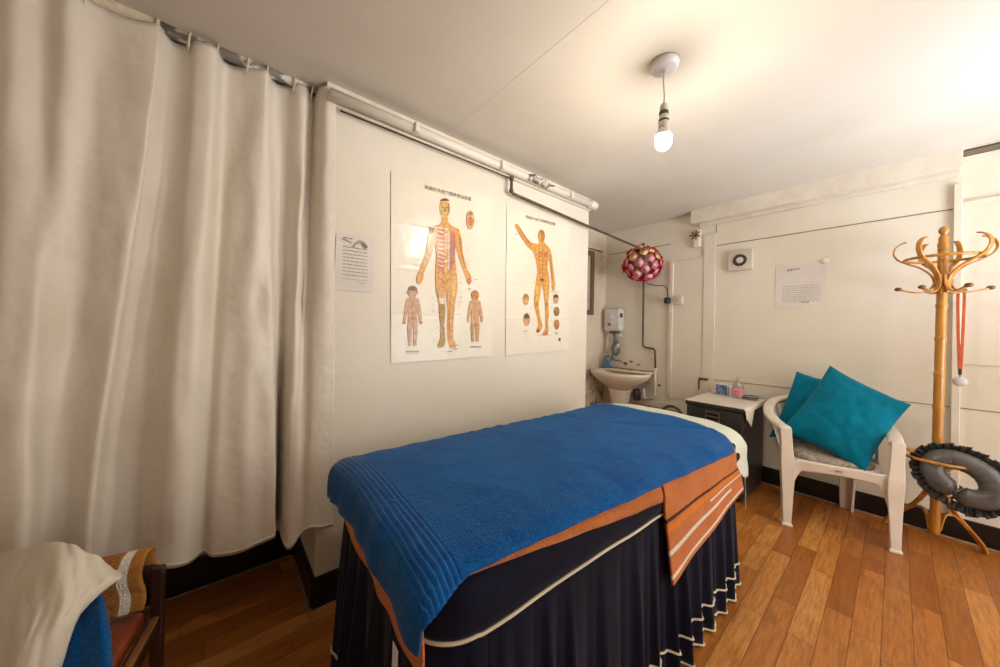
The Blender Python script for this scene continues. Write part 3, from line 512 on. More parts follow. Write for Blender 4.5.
CH2 = [('fo',[1756,1916,1749,1897,1736,1890,1675,1891,1603,1928,1561,1969,1542,1995,1520,1990,1513,1979,1529,1956,1576,1911,1640,1856,1701,1827,1727,1776,1744,1692,1731,1621,1715,1516,1717,1447,1743,1379,1765,1310,1746,1279,1739,1258,1762,1251,1787,1262,1806,1301,1795,1332,1778,1381,1759,1450,1774,1524,1792,1606,1812,1550,1830,1454,1839,1348,1838,1280,1810,1248,1813,1232,1860,1238,1873,1263,1869,1313,1875,1385,1864,1474,1872,1564,1875,1654,1851,1723,1852,1794,1863,1781,1884,1718,1902,1630,1898,1591,1918,1564,1937,1579,1935,1633,1916,1731,1894,1827,1874,1878,1838,1899,1812,1912,1806,1932]),('fb',[1814,1965,1813,1951,1808,1937,1800,1926,1790,1917,1778,1913,1767,1913,1757,1918,1748,1926,1743,1938,1741,1951,1742,1965,1747,1979,1755,1991,1765,1999,1776,2004,1787,2004,1798,1999,1806,1991,1812,1979]),('fo',[1746,1970,1766,1981,1773,1940,1763,1910,1748,1921]),('fr',[1745,1844,1786,1841,1787,1802,1751,1797]),('fr',[1801,1843,1848,1858,1849,1819,1807,1805]),('fb',[1787,1872,1795,1874,1802,1646,1794,1645]),('fb',[1752,1776,1834,1788,1834,1783,1752,1771]),('fb',[1753,1745,1835,1756,1835,1751,1753,1740]),('fb',[1754,1714,1836,1724,1836,1719,1754,1708]),('fb',[1755,1682,1837,1692,1837,1687,1755,1677]),('fd',[1766,1645,1817,1651,1797,1624,1782,1626]),('fb',[1751,1828,1758,1829,1762,1676,1754,1693]),('fb',[1827,1840,1835,1841,1839,1703,1832,1685]),('fy',[1732,1586,1762,1596,1745,1483,1730,1482]),('fy',[1824,1595,1850,1605,1853,1491,1837,1490]),('fb',[1870,1833,1880,1834,1912,1658,1904,1657]),('fb',[1547,1976,1556,1978,1676,1870,1656,1867]),('fb',[1726,1465,1756,1470,1756,1449,1727,1444]),('fb',[1833,1468,1864,1474,1865,1452,1833,1447]),('fd',[1746,1275,1776,1279,1767,1255,1744,1256]),('fr',[1818,1248,1860,1263,1858,1239,1819,1234]),('fp',[1661,1488,1660,1475,1656,1464,1650,1454,1642,1448,1633,1445,1624,1447,1615,1452,1609,1461,1604,1471,1603,1484,1604,1496,1607,1508,1614,1517,1621,1523,1630,1526,1640,1525,1648,1520,1655,1511,1659,1500]),('fb',[1602,1490,1603,1498,1606,1506,1610,1512,1616,1517,1623,1521,1631,1523,1638,1522,1645,1520,1652,1515,1656,1510,1660,1502,1661,1495]),('fd',[1629,1484,1628,1482,1625,1481,1621,1481,1620,1483,1621,1485,1625,1486,1628,1486]),('fd',[1648,1485,1647,1483,1643,1482,1640,1483,1639,1485,1640,1487,1643,1488,1647,1487]),('fr',[1625,1467,1641,1468,1639,1464,1627,1464]),('fp',[1673,1346,1672,1332,1668,1319,1662,1308,1653,1302,1644,1299,1634,1301,1626,1308,1619,1317,1614,1330,1612,1344,1613,1358,1617,1371,1624,1381,1632,1388,1641,1390,1651,1389,1660,1382,1667,1373,1671,1360]),('fd',[1612,1351,1613,1360,1616,1368,1620,1376,1626,1382,1633,1385,1641,1387,1649,1386,1657,1383,1663,1377,1669,1370,1672,1362,1673,1353]),('fd',[1640,1343,1639,1341,1636,1340,1632,1341,1631,1343,1632,1345,1635,1346,1639,1345]),('fd',[1659,1344,1658,1342,1654,1341,1651,1342,1650,1343,1651,1345,1654,1346,1658,1346]),('fr',[1636,1326,1652,1327,1650,1323,1638,1323]),('fp',[1981,1514,1979,1502,1975,1491,1969,1482,1960,1476,1951,1474,1941,1475,1933,1480,1926,1488,1921,1498,1920,1510,1921,1522,1925,1533,1931,1542,1939,1548,1949,1550,1958,1549,1967,1545,1974,1537,1979,1526]),('fd',[1919,1517,1920,1524,1923,1531,1928,1537,1934,1542,1941,1545,1949,1547,1957,1546,1964,1544,1971,1540,1976,1535,1979,1529,1980,1522]),('fd',[1947,1510,1946,1508,1942,1507,1938,1507,1936,1509,1938,1511,1941,1513,1945,1512]),('fd',[1969,1512,1968,1509,1964,1508,1960,1509,1958,1511,1960,1513,1964,1514,1968,1514]),('fr',[1942,1491,1962,1493,1959,1489,1945,1488]),('fg2',[1993,1417,1992,1406,1988,1395,1981,1387,1972,1381,1962,1379,1952,1380,1943,1385,1936,1393,1931,1403,1929,1414,1930,1425,1935,1436,1941,1444,1950,1450,1960,1452,1970,1451,1979,1446,1986,1439,1991,1429]),('fb',[1929,1421,1930,1428,1933,1434,1938,1440,1944,1444,1952,1447,1960,1449,1968,1448,1976,1446,1983,1442,1988,1437,1992,1431,1993,1425]),('fb',[1995,1317,1994,1305,1990,1294,1983,1286,1975,1280,1965,1278,1956,1280,1947,1285,1940,1294,1935,1304,1933,1316,1935,1328,1939,1339,1945,1347,1953,1353,1963,1355,1972,1354,1981,1348,1988,1340,1993,1329]),('fb',[1933,1323,1934,1330,1937,1337,1942,1343,1948,1347,1955,1350,1963,1352,1971,1351,1978,1348,1985,1344,1990,1339,1993,1332,1995,1325]),('ft',[1617,1265,1624,1265,1624,1260,1617,1260]),('ft',[1627,1265,1641,1266,1642,1261,1628,1260]),('ft',[1645,1266,1649,1266,1650,1261,1645,1261]),('ft',[1941,1249,1949,1249,1949,1243,1941,1243]),('ft',[1954,1249,1970,1249,1971,1243,1954,1243]),('ft',[1975,1249,1980,1249,1980,1243,1975,1243]),('ft',[1767,1237,1775,1237,1775,1234,1767,1234]),('ft',[1779,1237,1794,1237,1794,1234,1779,1234]),('ft',[1798,1237,1811,1237,1811,1234,1798,1234]),('ft',[1815,1237,1826,1237,1826,1234,1815,1234]),('ft',[1830,1237,1838,1237,1838,1234,1830,1234]),('ft',[1842,1238,1858,1238,1858,1234,1842,1234]),('ft',[1862,1238,1875,1238,1875,1234,1862,1234]),('ft',[1879,1238,1890,1238,1890,1234,1880,1234]),('ft',[1894,1238,1903,1238,1903,1234,1895,1234]),('ft',[1907,1238,1911,1238,1911,1234,1907,1234]),('ft',[1872,1558,1880,1559,1880,1556,1872,1555]),('ft',[1884,1560,1901,1561,1901,1557,1885,1556]),('ft',[1905,1561,1919,1562,1919,1559,1905,1558]),('ft',[1923,1563,1934,1564,1934,1560,1923,1559]),('ft',[1938,1564,1947,1565,1947,1561,1938,1560]),('ft',[1951,1565,1968,1567,1968,1563,1951,1562]),('ft',[1972,1567,1985,1568,1985,1564,1972,1563]),('ft',[1513,1920,1519,1921,1519,1916,1513,1915]),('ft',[1523,1922,1536,1925,1536,1920,1523,1917]),('ft',[1946,1260,1954,1260,1955,1256,1946,1256]),('ft',[1959,1260,1976,1260,1976,1256,1959,1256]),('fd',[1992,1214,2012,1214,2013,1190,1993,1190]),('ft',[1901,1476,1917,1477,1917,1475,1901,1474]),('ft',[1896,1474,1912,1475,1912,1473,1896,1472]),('ft',[1683,1430,1698,1431,1698,1429,1683,1428]),('ft',[1882,1634,1898,1636,1898,1634,1882,1632]),('ft',[1663,1778,1678,1780,1678,1778,1663,1776]),('ft',[1893,1347,1909,1347,1909,1345,1893,1345]),('ft',[1704,1619,1719,1620,1719,1618,1704,1617]),('ft',[1883,1506,1899,1507,1900,1505,1883,1503]),('ft',[1687,1706,1702,1708,1702,1706,1687,1704]),('ft',[1898,1380,1915,1381,1915,1379,1899,1378]),('ft',[1701,1349,1716,1350,1716,1348,1701,1347]),('ft',[1699,1504,1714,1505,1714,1503,1699,1502]),('ft',[1879,1817,1895,1820,1896,1818,1879,1815]),('ft',[1908,1661,1925,1663,1925,1661,1908,1659]),('ft',[1897,1290,1913,1290,1913,1288,1897,1288]),('ft',[1881,1818,1897,1820,1897,1818,1881,1815]),('ft',[1670,1395,1684,1396,1685,1394,1670,1393]),('ft',[1891,1725,1907,1727,1907,1725,1891,1723]),('ft',[1879,1772,1895,1774,1895,1772,1879,1770]),('ft',[1666,1729,1680,1731,1680,1729,1666,1727]),('ft',[1691,1791,1705,1793,1706,1791,1691,1789]),('ft',[1897,1535,1914,1537,1914,1534,1897,1533]),('ft',[1893,1448,1909,1449,1909,1447,1893,1446]),('ft',[1666,1424,1681,1425,1681,1423,1666,1422]),('ft',[1702,1311,1716,1311,1716,1309,1702,1309]),('ft',[1701,1548,1716,1550,1716,1548,1701,1546]),('ft',[1667,1356,1681,1356,1681,1354,1667,1354]),('ft',[1896,1445,1912,1446,1912,1444,1896,1443]),('ft',[1890,1666,1906,1667,1907,1665,1890,1663]),('ft',[1905,1592,1921,1594,1922,1592,1905,1590])]
b, fn = sheet('a', [(0.652, 2.074), (1.322, 2.114), (1.340, 1.099), (0.674, 1.086)], 'paper', 0.004, 1)
prints(b, CH1, lambda x, z: YL - 0.0075)
text(b, '新編針灸經穴標準療法掛圖', (0.840, 2.037), (1.150, 2.050), 0.026, 'ink', YL - 0.0085)
tag(flat_edges(b.build('anatomy_chart', fix=False, solid=0.0004, soff=-1)), 'larger glossy acupuncture chart of a standing man with two children, left of the pair', 'wall chart', 'acupuncture charts')
b, fn = sheet('b', [(1.441, 2.106), (2.104, 2.156), (2.123, 1.117), (1.455, 1.098)], 'paper', 0.004, 4)
prints(b, CH2, lambda x, z: YL - 0.0075)
text(b, '新編針灸經穴標準療法掛圖', (1.613, 2.052), (1.925, 2.066), 0.026, 'ink', YL - 0.0085)
tag(flat_edges(b.build('anatomy_chart', fix=False, solid=0.0004, soff=-1)), 'acupuncture chart of a man raising one arm, right of the pair', 'wall chart', 'acupuncture charts')
b, fn = sheet('c', [(0.401, 1.703), (0.576, 1.719), (0.575, 1.441), (0.396, 1.444)], 'note', 0.003, 7)
rnd = random.Random(2)
yy0 = YL - 0.0072
def bar(b, x0, x1, z, h, k, y=yy0):
    x = x0
    while x < x1:
        w = rnd.uniform(0.008, 0.022); xe = min(x + w, x1)
        b.add([(x, y, z), (xe, y, z), (xe, y, z + h), (x, y, z + h)], [(0, 1, 2, 3)], k, False); x = xe + 0.004
bar(b, 0.43, 0.472, 1.688, 0.004, 'ink')
b.add([(0.426, yy0, 1.682), (0.468, yy0, 1.670), (0.468, yy0, 1.674), (0.428, yy0, 1.686)], [(0, 1, 2, 3)], 'ink', False)
for k in range(9): bar(b, 0.432, 0.545, 1.648 - k * 0.0165, 0.004, 'light_ink' if True else 'ink')
bar(b, 0.425, 0.545, 1.497, 0.002, 'light_ink'); bar(b, 0.505, 0.535, 1.482, 0.003, 'light_ink')
hs = [(0.474, 1.650), (0.480, 1.668), (0.490, 1.682), (0.504, 1.690), (0.520, 1.690), (0.534, 1.680), (0.545, 1.664), (0.537, 1.655), (0.526, 1.668), (0.512, 1.676), (0.498, 1.672), (0.487, 1.662), (0.480, 1.648)]
b.add([(x, yy0 - 0.0002, z) for x, z in hs], [tuple(range(len(hs)))], 'light_ink', False)
b.add([(0.522, yy0 - 0.0004, 1.684), (0.545, yy0 - 0.0004, 1.664), (0.532, yy0 - 0.0004, 1.652), (0.515, yy0 - 0.0004, 1.668)], [(0, 1, 2, 3)], 'ink', False)
tag(flat_edges(b.build('paper_notice', fix=False, solid=0.0004, soff=-1)), 'small white typed notice with a grey sketch, between curtain and chart', 'notice')
b = B()
b.grid(lambda u, v: (XB - 0.003 - 0.0015 * nz(u * 4, v * 4, 2), 0.664 - 0.308 * u, 1.864 - 0.362 * v - 0.014 * u * (1 - v)), 12, 12, 'note')
xw = XB - 0.0055
for k in range(8):
    y = 0.62; z = 1.672 - k * 0.0175
    while y > 0.385:
        w = rnd.uniform(0.012, 0.03); b.add([(xw, y, z), (xw, max(y - w, 0.385), z), (xw, max(y - w, 0.385), z + 0.0035), (xw, y, z + 0.0035)], [(0, 1, 2, 3)], 'light_ink', False); y -= w + 0.006
for y, w, z, h in ((0.59, 0.012, 1.80, 0.02), (0.572, 0.016, 1.80, 0.02), (0.55, 0.04, 1.808, 0.01), (0.50, 0.05, 1.535, 0.01)):
    b.add([(xw, y, z), (xw, y - w, z), (xw, y - w, z + h), (xw, y, z + h)], [(0, 1, 2, 3)], 'light_ink', False)
tag(flat_edges(b.build('paper_notice', fix=False, solid=0.0004, soff=-1)), 'faint pale sheet with a few typed lines, right of the fan vent', 'notice')
b = B(); b.sphere((XB - 0.006, 0.366, 1.858), 0.026, 'ceramic', 14, (0.22, 1, 0.8))  # bright glare spot put into the shape and white colour of a blob
tag(b.build('glare_blob'), 'tiny shiny white blob modelled for the bright glare at the top right corner of the pale sheet', 'glare spot')

# ================================================================= CEILING LIGHT
LX, LY = 1.36, 0.615
cl = thing('pendant_light', (LX, LY, 2.015), 'bare lit bulb hanging from a white ceiling rose on a cord', 'ceiling light')
b = B(); b.lathe([(0.004, 2.371), (0.052, 2.371), (0.054, 2.362), (0.050, 2.346), (0.040, 2.341), (0.012, 2.339), (0.006, 2.335)], 'heater', (LX, LY, 0), 32); b.build('ceiling_rose', cl, world=True)
b = B(); b.tube([(LX, LY, 2.34), (LX - 0.003, LY + 0.002, 2.29), (LX + 0.002, LY, 2.24), (LX, LY, 2.195)], 0.0035, 'ring', 8); b.build('cord', cl, world=True)
b = B(); b.lathe([(0.005, 2.205), (0.013, 2.20), (0.016, 2.188), (0.0165, 2.172)], 'ring', (LX, LY, 0), 20)
b.lathe([(0.0165, 2.172), (0.0185, 2.168), (0.0185, 2.160), (0.017, 2.156)], 'grey_dark', (LX, LY, 0), 20)
b.lathe([(0.017, 2.156), (0.019, 2.140), (0.019, 2.136)], 'ring', (LX, LY, 0), 20)
b.lathe([(0.0205, 2.136), (0.0205, 2.128)], 'grey_dark', (LX, LY, 0), 20)
b.lathe([(0.0205, 2.128), (0.0205, 2.108), (0.018, 2.104)], 'ring', (LX, LY, 0), 20)
b.build('lamp_holder', cl, world=True)
b = B(); b.lathe([(0.013, 2.110), (0.018, 2.100), (0.027, 2.084), (0.030, 2.077), (0.030, 2.073), (0.026, 2.072)], 'heater', (LX, LY, 0), 24)
b.build('bulb_collar', cl, world=True)  # assumed opaque collar, added to darken the ceiling around the rose
b = B(); b.lathe([(0.028, 2.073), (0.031, 2.062), (0.031, 2.045), (0.025, 2.028), (0.013, 2.017), (0.002, 2.014)], 'bulb', (LX, LY, 0), 24)
b.build('bulb', cl, world=True)

# ================================================================= FAR WALL FITTINGS
fv = thing('fan_vent', (XB, 0.915, 1.84), 'square cream extractor fan with a dark round grille on the far wall', 'fan vent')
Mf = Matrix.Translation((XB - 0.018, 0.915, 1.937))
b = B(); b.box((0, 0, 0), (0.036, 0.19, 0.18), 'socket', Mf, bev=0.01); b.build('housing', fv, world=True)
b = B(); RY = Mf @ Matrix.Translation((-0.02, 0, 0)) @ Matrix.Rotation(-pi / 2, 4, 'Y')
b.lathe([(0.030, -0.004), (0.030, 0.004), (0.036, 0.008), (0.050, 0.008), (0.053, 0.002), (0.053, -0.004)], 'fan_dark', seg=30, M4=RY)
for k in range(14):
    a = 2 * pi * k / 14; b.box((0.042 * cos(a), 0.042 * sin(a), 0.009), (0.010, 0.006, 0.006), 'steel', RY)
b.build('grille', fv, world=True)
b = B(); b.lathe([(0.002, 0.004), (0.014, 0.010), (0.028, 0.006), (0.031, -0.002), (0.031, -0.004)], 'socket', seg=24, M4=RY); b.build('hub', fv, world=True)

so = thing('wall_socket', (XB, 1.47, 1.565), 'white double wall socket with a black plug, beside the pipe', 'socket')
b = B(); b.box((XB - 0.022, 1.475, 1.603), (0.045, 0.155, 0.086), 'socket', bev=0.006); b.build('socket_box', so, world=True)
for cy in (1.445, 1.508):
    b = B()
    for dy, dz, w, h in ((0, 0.018, 0.004, 0.009), (-0.011, 0.0, 0.008, 0.004), (0.011, 0.0, 0.008, 0.004)):
        b.box((XB - 0.046, cy + dy, 1.597 + dz), (0.004, w, h), 'black')
    b.box((XB - 0.047, cy - 0.0, 1.634), (0.008, 0.010, 0.014), 'socket')
    b.build('outlet', so, world=True)
b = B(); b.box((XB - 0.075, 1.528, 1.60), (0.055, 0.05, 0.062), 'black', bev=0.012); b.sphere((XB - 0.10, 1.522, 1.594), 0.014, 'grey_dark', 12)
pl = b.build('plug', so, world=True)
b = B(); b.tube(cr([(XB - 0.075, 1.525, 1.63), (XB - 0.07, 1.53, 1.69), (XB - 0.06, 1.545, 1.735), (XB - 0.05, 1.59, 1.765), (XB - 0.05, 1.66, 1.772), (XB - 0.06, 1.73, 1.79), (XB - 0.12, 1.75, 1.82)], 5), 0.0042, 'black', 8)
b.build('cable', so, world=True)

# round ball of flowers
FB = Vector((3.37, 1.715, 1.985)); FR = 0.158
fb = thing('flower_ball', (FB.x, FB.y, FB.z - 0.19), 'round ball of pink and crimson cup-shaped flowers hung at the brown pipe', 'flower ball')
b = B(); b.sphere(FB, FR * 0.80, 'pad', 20); b.tube([FB + Vector((0, 0, 0.1)), FB + Vector((0.01, 0.0, 0.16)), FB + Vector((0.02, 0.01, 0.205))], 0.006, 'black', 8); b.sphere(FB + Vector((0.02, 0.01, 0.205)), 0.018, 'black', 10)
b.build('wire_core', fb, world=True)
def flower(center):
    b = B(); n = 30
    def rim(r, z, w): return [(r * (1 + w * cos(5 * 2 * pi * j / n)) * cos(2 * pi * j / n), r * (1 + w * cos(5 * 2 * pi * j / n)) * sin(2 * pi * j / n), z) for j in range(n)]
    b.ringloft([rim(0.006, -0.03, 0), rim(0.016, -0.008, 0.0), rim(0.030, 0.012, 0.06), rim(0.042, 0.026, 0.10), rim(0.045, 0.030, 0.12)], 'petal_red', caps=False)
    b.ringloft([rim(0.045, 0.030, 0.12), rim(0.041, 0.0285, 0.10), rim(0.040, 0.0275, 0.08)], 'petal_red', caps=False)
    b.ringloft([rim(0.040, 0.0275, 0.08), rim(0.024, 0.014, 0.04), rim(0.004, 0.006, 0)], center, caps=True)
    return b
fm = {}
NFL = 46
for i in range(NFL):
    z = 1 - 2 * (i + 0.5) / NFL; a = i * 2.399963; r = sqrt(max(0, 1 - z * z))
    d = Vector((r * cos(a), r * sin(a), z))
    k = 'petal_yellow' if z > 0.12 and d.dot(Vector((-0.86, -0.45, 0.25))) > 0.55 else 'pink'
    if k not in fm: fm[k] = flower(k).build('flower', fb)
    else:
        o = fm[k].copy(); COL.objects.link(o); o.parent = fb; fm[k + 'x'] = o
    o = fm.get(k + 'x', fm[k])
    q = d.to_track_quat('Z', 'Y')
    o.location = (FB - Vector(fb.location)) + d * (FR + 0.014 * (((i * 29) % 7) / 3.5 - 1)); o.rotation_euler = q.to_euler()
    s = 0.92 + 0.2 * ((i * 37) % 10) / 10; o.scale = (s, s, s)

# ---- sink corner
ZB = 0.035
sk = thing('wash_basin', (3.36, 1.965, 0), 'white ceramic pedestal wash basin in the corner, stained at the back', 'wash basin')
def basin_ring(s, z, cut=1.0, n=44):
    out = []
    for j in range(n):
        a = 2 * pi * j / n
        x = 0.245 * cos(a); y = 0.33 * sin(a)
        if x > 0: x = min(x * 1.25, 0.225)
        out.append((3.365 + x * s * cut, 1.955 + y * s, z + ZB))
    return out
b = B()
b.ringloft([basin_ring(0.32, 0.60), basin_ring(0.42, 0.625), basin_ring(0.68, 0.67), basin_ring(0.90, 0.725), basin_ring(0.99, 0.765), basin_ring(1.0, 0.785), basin_ring(0.985, 0.795), basin_ring(0.95, 0.798), basin_ring(0.86, 0.790), basin_ring(0.80, 0.765), basin_ring(0.62, 0.705), basin_ring(0.30, 0.672), basin_ring(0.06, 0.668)], 'ceramic')
b.box((3.535, 1.955, 0.792 + ZB), (0.12, 0.56, 0.026), 'ceramic', bev=0.01)
b.build('bowl', sk, world=True)
b = B()
def ped(r, z): return [(3.40 + r * 0.9 * cos(2 * pi * j / 28), 1.965 + r * sin(2 * pi * j / 28), z) for j in range(28)]
b.ringloft([ped(0.125, 0.0), ped(0.12, 0.02), ped(0.098, 0.08), ped(0.092, 0.3), ped(0.10, 0.5), ped(0.12, 0.6), ped(0.14, 0.67)], 'ceramic'); b.build('pedestal', sk, world=True)
b = B(); b.sphere((3.535, 1.91, 0.806 + ZB), 0.013, 'black', 12, (1, 1, 0.4)); b.build('tap_hole', sk, world=True)
b = B()
for k in range(14): b.sphere((3.578 - 0.006 * rnd.random(), 1.74 + k * 0.032, 0.806 + ZB), 0.012 + 0.012 * rnd.random(), 'stain', 10, (0.5, 1, 0.35))
b.build('sealant', sk, world=True)['label'] = 'brown grimy seal along the back edge'
tr = thing('waste_trap', (3.47, 1.79, 0.53), 'dark waste trap and valve beside the basin pedestal', 'waste trap')
b = B(); b.lathe([(0.03, 0.53), (0.04, 0.54), (0.04, 0.62), (0.03, 0.65)], 'grey_dark', (3.46, 1.80, 0), 16); b.build('bottle_trap', tr, world=True)
b = B(); b.tube([(3.50, 1.74, 0.66), (3.50, 1.74, 0.56), (3.56, 1.72, 0.55)], 0.014, 'chipped', 10); b.build('supply_pipe', tr, world=True)
b = B(); b.box((XB - 0.012, 1.74, 0.50), (0.03, 0.62, 0.05), 'white_paint'); tag(b.build('pipe_ledge'), 'white painted ledge low on the wall below the corner pipe', 'ledge')
b = B()
for (y, z, s) in ((1.78, 0.72, 0.02), (1.71, 0.84, 0.014), (1.86, 0.90, 0.018), (1.63, 0.70, 0.018), (1.74, 0.44, 0.03), (1.72, 0.97, 0.008), (2.02, 0.90, 0.03), (1.95, 0.93, 0.02), (2.08, 0.92, 0.016)):
    n = 26; P = []
    for q in range(n):
        a = 2 * pi * q / n; r = s * (0.7 + 0.9 * nz(cos(a) * 1.6 + y * 40, sin(a) * 1.6, z * 30)); P.append((XB - 0.0008, y + 1.3 * r * cos(a), z + 0.7 * r * sin(a)))
    b.add(P, [tuple(range(n))], 'stain', False)
o = b.build('wall_stain', o0=True); struct(o)

wh = thing('water_heater', (XB, 2.14, 1.23), 'small white electric water heater on the wall above the basin', 'water heater')
Mh = Matrix.Translation((XB - 0.05, 2.150, 1.405))
b = B(); b.box((0, 0, 0), (0.10, 0.215, 0.265), 'heater', Mh, bev=0.03); b.build('casing', wh, world=True)
b = B(); b.lathe([(0.034, 0), (0.034, 0.006), (0.030, 0.009), (0.026, 0.006), (0.018, 0.007), (0.015, 0.018), (0.002, 0.018)], 'heater', seg=24, M4=Mh @ Matrix.Translation((-0.05, 0.015, 0.03)) @ Matrix.Rotation(-pi / 2, 4, 'Y')); b.build('dial', wh, world=True)
b = B(); b.box((-0.052, 0.028, -0.055), (0.006, 0.036, 0.026), 'red', Mh, bev=0.002); b.build('sticker', wh, world=True)['label'] = 'red sticker'
b = B(); b.box((-0.02, -0.106, 0.05), (0.05, 0.006, 0.05), 'grey_dark', Mh); b.build('side_vent', wh, world=True)
b = B(); b.box((0.0, -0.01, -0.145), (0.06, 0.10, 0.03), 'steel', Mh, bev=0.006); b.build('inlet_block', wh, world=True)
tp = thing('supply_pipes', (XB, 2.15, 0.82), 'white supply pipes with a grey-green hose coil below the water heater', 'pipes')
b = B(); b.tube([(XB - 0.04, 2.06, 1.225), (XB - 0.04, 2.20, 1.222), (XB - 0.04, 2.225, 1.21), (XB - 0.04, 2.235, 1.17), (XB - 0.04, 2.235, 0.83)], 0.0125, 'chipped', 10)
for p in ((XB - 0.04, 2.07, 1.225), (XB - 0.04, 2.215, 1.215)): b.sphere(p, 0.02, 'chipped', 12)
b.build('pipe_run', tp, world=True)
b = B(); b.tube(cr([(XB - 0.05, 2.13, 1.25), (XB - 0.06, 2.125, 1.15), (XB - 0.06, 2.15, 1.08), (XB - 0.06, 2.14, 1.02), (XB - 0.06, 2.10, 1.00), (XB - 0.06, 2.075, 1.05), (XB - 0.06, 2.09, 1.12), (XB - 0.05, 2.12, 1.17)], 6), 0.019, 'greygreen', 10)
b.build('hose', tp, world=True)['label'] = 'grey-green hose coil'
b = B(); b.tube(cr([(XB - 0.06, 2.14, 1.02), (XB - 0.07, 2.15, 0.97), (XB - 0.09, 2.10, 0.93), (XB - 0.08, 2.05, 0.94)], 5), 0.008, 'steel', 8); b.box((XB - 0.07, 2.08, 1.10), (0.03, 0.03, 0.05), 'heater', bev=0.006)
b.build('spout', tp, world=True)
hb = thing('soap_bottle', (3.50, 2.185, 0.838), 'blue-tinted hand soap pump bottle on the left of the basin', 'bottle')
def bottle_ring(w, d, z): return [(w * cos(2 * pi * j / 24) * (1 if abs(cos(2 * pi * j / 24)) < .8 else .95), d * sin(2 * pi * j / 24), z) for j in range(24)]
b = B(); b.ringloft([bottle_ring(0.036, 0.052, 0.002), bottle_ring(0.040, 0.056, 0.01), bottle_ring(0.040, 0.056, 0.10), bottle_ring(0.034, 0.048, 0.125), bottle_ring(0.014, 0.016, 0.142), bottle_ring(0.014, 0.016, 0.152)], 'clear_blue'); b.build('bottle_body', hb)
b = B(); b.ringloft([[(p[0] * 1.02, p[1] * 1.02, p[2]) for p in bottle_ring(0.040, 0.056, z)] for z in (0.03, 0.085)], 'box_blue', caps=False); b.build('wrap_label', hb)['label'] = 'blue printed label'
b = B(); b.lathe([(0.017, 0.150), (0.017, 0.168), (0.006, 0.170), (0.006, 0.19)], 'clear', seg=16); b.tube([(0.008, 0, 0.192), (-0.03, 0, 0.192), (-0.042, 0, 0.186)], 0.006, 'clear', 8); b.build('pump', hb)
# frame, bracket
pf = thing('picture_frame', (3.235, 2.29, 1.44), 'narrow grey-brown picture frame on the alcove wall above the basin', 'picture frame')
b = B()
x0, x1, z0, z1, w = 2.80, 3.325, 1.455, 2.195, 0.055
for c, d in (((x0 + w / 2, 2.283, (z0 + z1) / 2), (w, 0.03, z1 - z0)), ((x1 - w / 2, 2.283, (z0 + z1) / 2), (w, 0.03, z1 - z0)), (((x0 + x1) / 2, 2.283, z0 + w / 2), (x1 - x0 - 2 * w, 0.03, w)), (((x0 + x1) / 2, 2.283, z1 - w / 2), (x1 - x0 - 2 * w, 0.03, w))):
    b.box(c, d, 'frame')
b.build('frame', pf, world=True, bev=0.004)
b = B(); b.box(((x0 + x1) / 2, 2.292, (z0 + z1) / 2), (x1 - x0 - 0.08, 0.006, z1 - z0 - 0.08), 'picture'); b.build('picture', pf, world=True)
lb = thing('wall_bracket', (3.50, 2.29, 1.98), 'white L-shaped shelf bracket high in the sink alcove', 'bracket')
b = B(); b.box((3.525, 2.293, 2.11), (0.03, 0.012, 0.25), 'white_paint'); b.build('upright', lb, world=True, bev=0.002)
b = B(); b.box((3.36, 2.288, 2.238), (0.36, 0.022, 0.02), 'white_paint'); b.build('arm', lb, world=True, bev=0.002)
for z in (2.03, 2.17):
    b = B(); b.sphere((3.525, 2.286, z), 0.007, 'grey_dark', 8); b.build('screw', lb, world=True)
ho = thing('wall_hole_cover', (XB, 1.285, 2.17), 'rusty broken fitting at the left end of the boxed beam', 'fitting')
b = B(); b.box((XB - 0.02, 1.275, 2.20), (0.05, 0.07, 0.17), 'chipped', bev=0.015); b.build('plaster_lump', ho, world=True)
b = B()
for k in range(7): b.tube([(XB - 0.045, 1.28, 2.235), (XB - 0.06 - 0.01 * (k % 2), 1.28 + 0.05 * cos(k * 0.9), 2.235 + 0.045 * sin(k * 0.9))], 0.007, 'stain', 7)
b.build('rusty_wires', ho, world=True)

# ================================================================= TREATMENT COUCH
BX, BY, BR = 1.225, 0.962, -0.045
BA, BB = 0.885, 0.415           # half length, half width
bed = thing('massage_table', (BX, BY, 0), 'massage table with a pleated navy velvet skirt trimmed in cream piping', 'massage table', rz=BR)
def rr(s, a, bb, r):
    """point and outward normal at arc length s around a rounded rectangle"""
    segs = [(2 * (a - r)), pi * r / 2, 2 * (bb - r), pi * r / 2] * 2
    L = sum(segs); s %= L
    cs = [(a - r, -bb, 0), (a - r, -bb + r, -pi / 2), (a, bb - r, 0), (a - r, bb - r, 0), (-a + r, bb, 0), (-a + r, bb - r, pi / 2), (-a, -bb + r, 0), (-a + r, -bb + r, pi)]
    st = [(-(a - r), -bb, 1, 0, 0, -1), None, (a, -(bb - r), 0, 1, 1, 0), None, (a - r, bb, -1, 0, 0, 1), None, (-a, bb - r, 0, -1, -1, 0), None]
    for i, g in enumerate(segs):
        if s <= g or i == 7:
            if i % 2 == 0:
                x, y, dx, dy, nx, ny = st[i]; return (x + dx * s, y + dy * s, nx, ny)
            cx, cy, a0 = cs[i]; an = a0 + s / r
            return (cx + r * cos(an), cy + r * sin(an), cos(an), sin(an))
        s -= g
RRr = 0.13
PER = 4 * (BA - RRr) + 4 * (BB - RRr) + 2 * pi * RRr
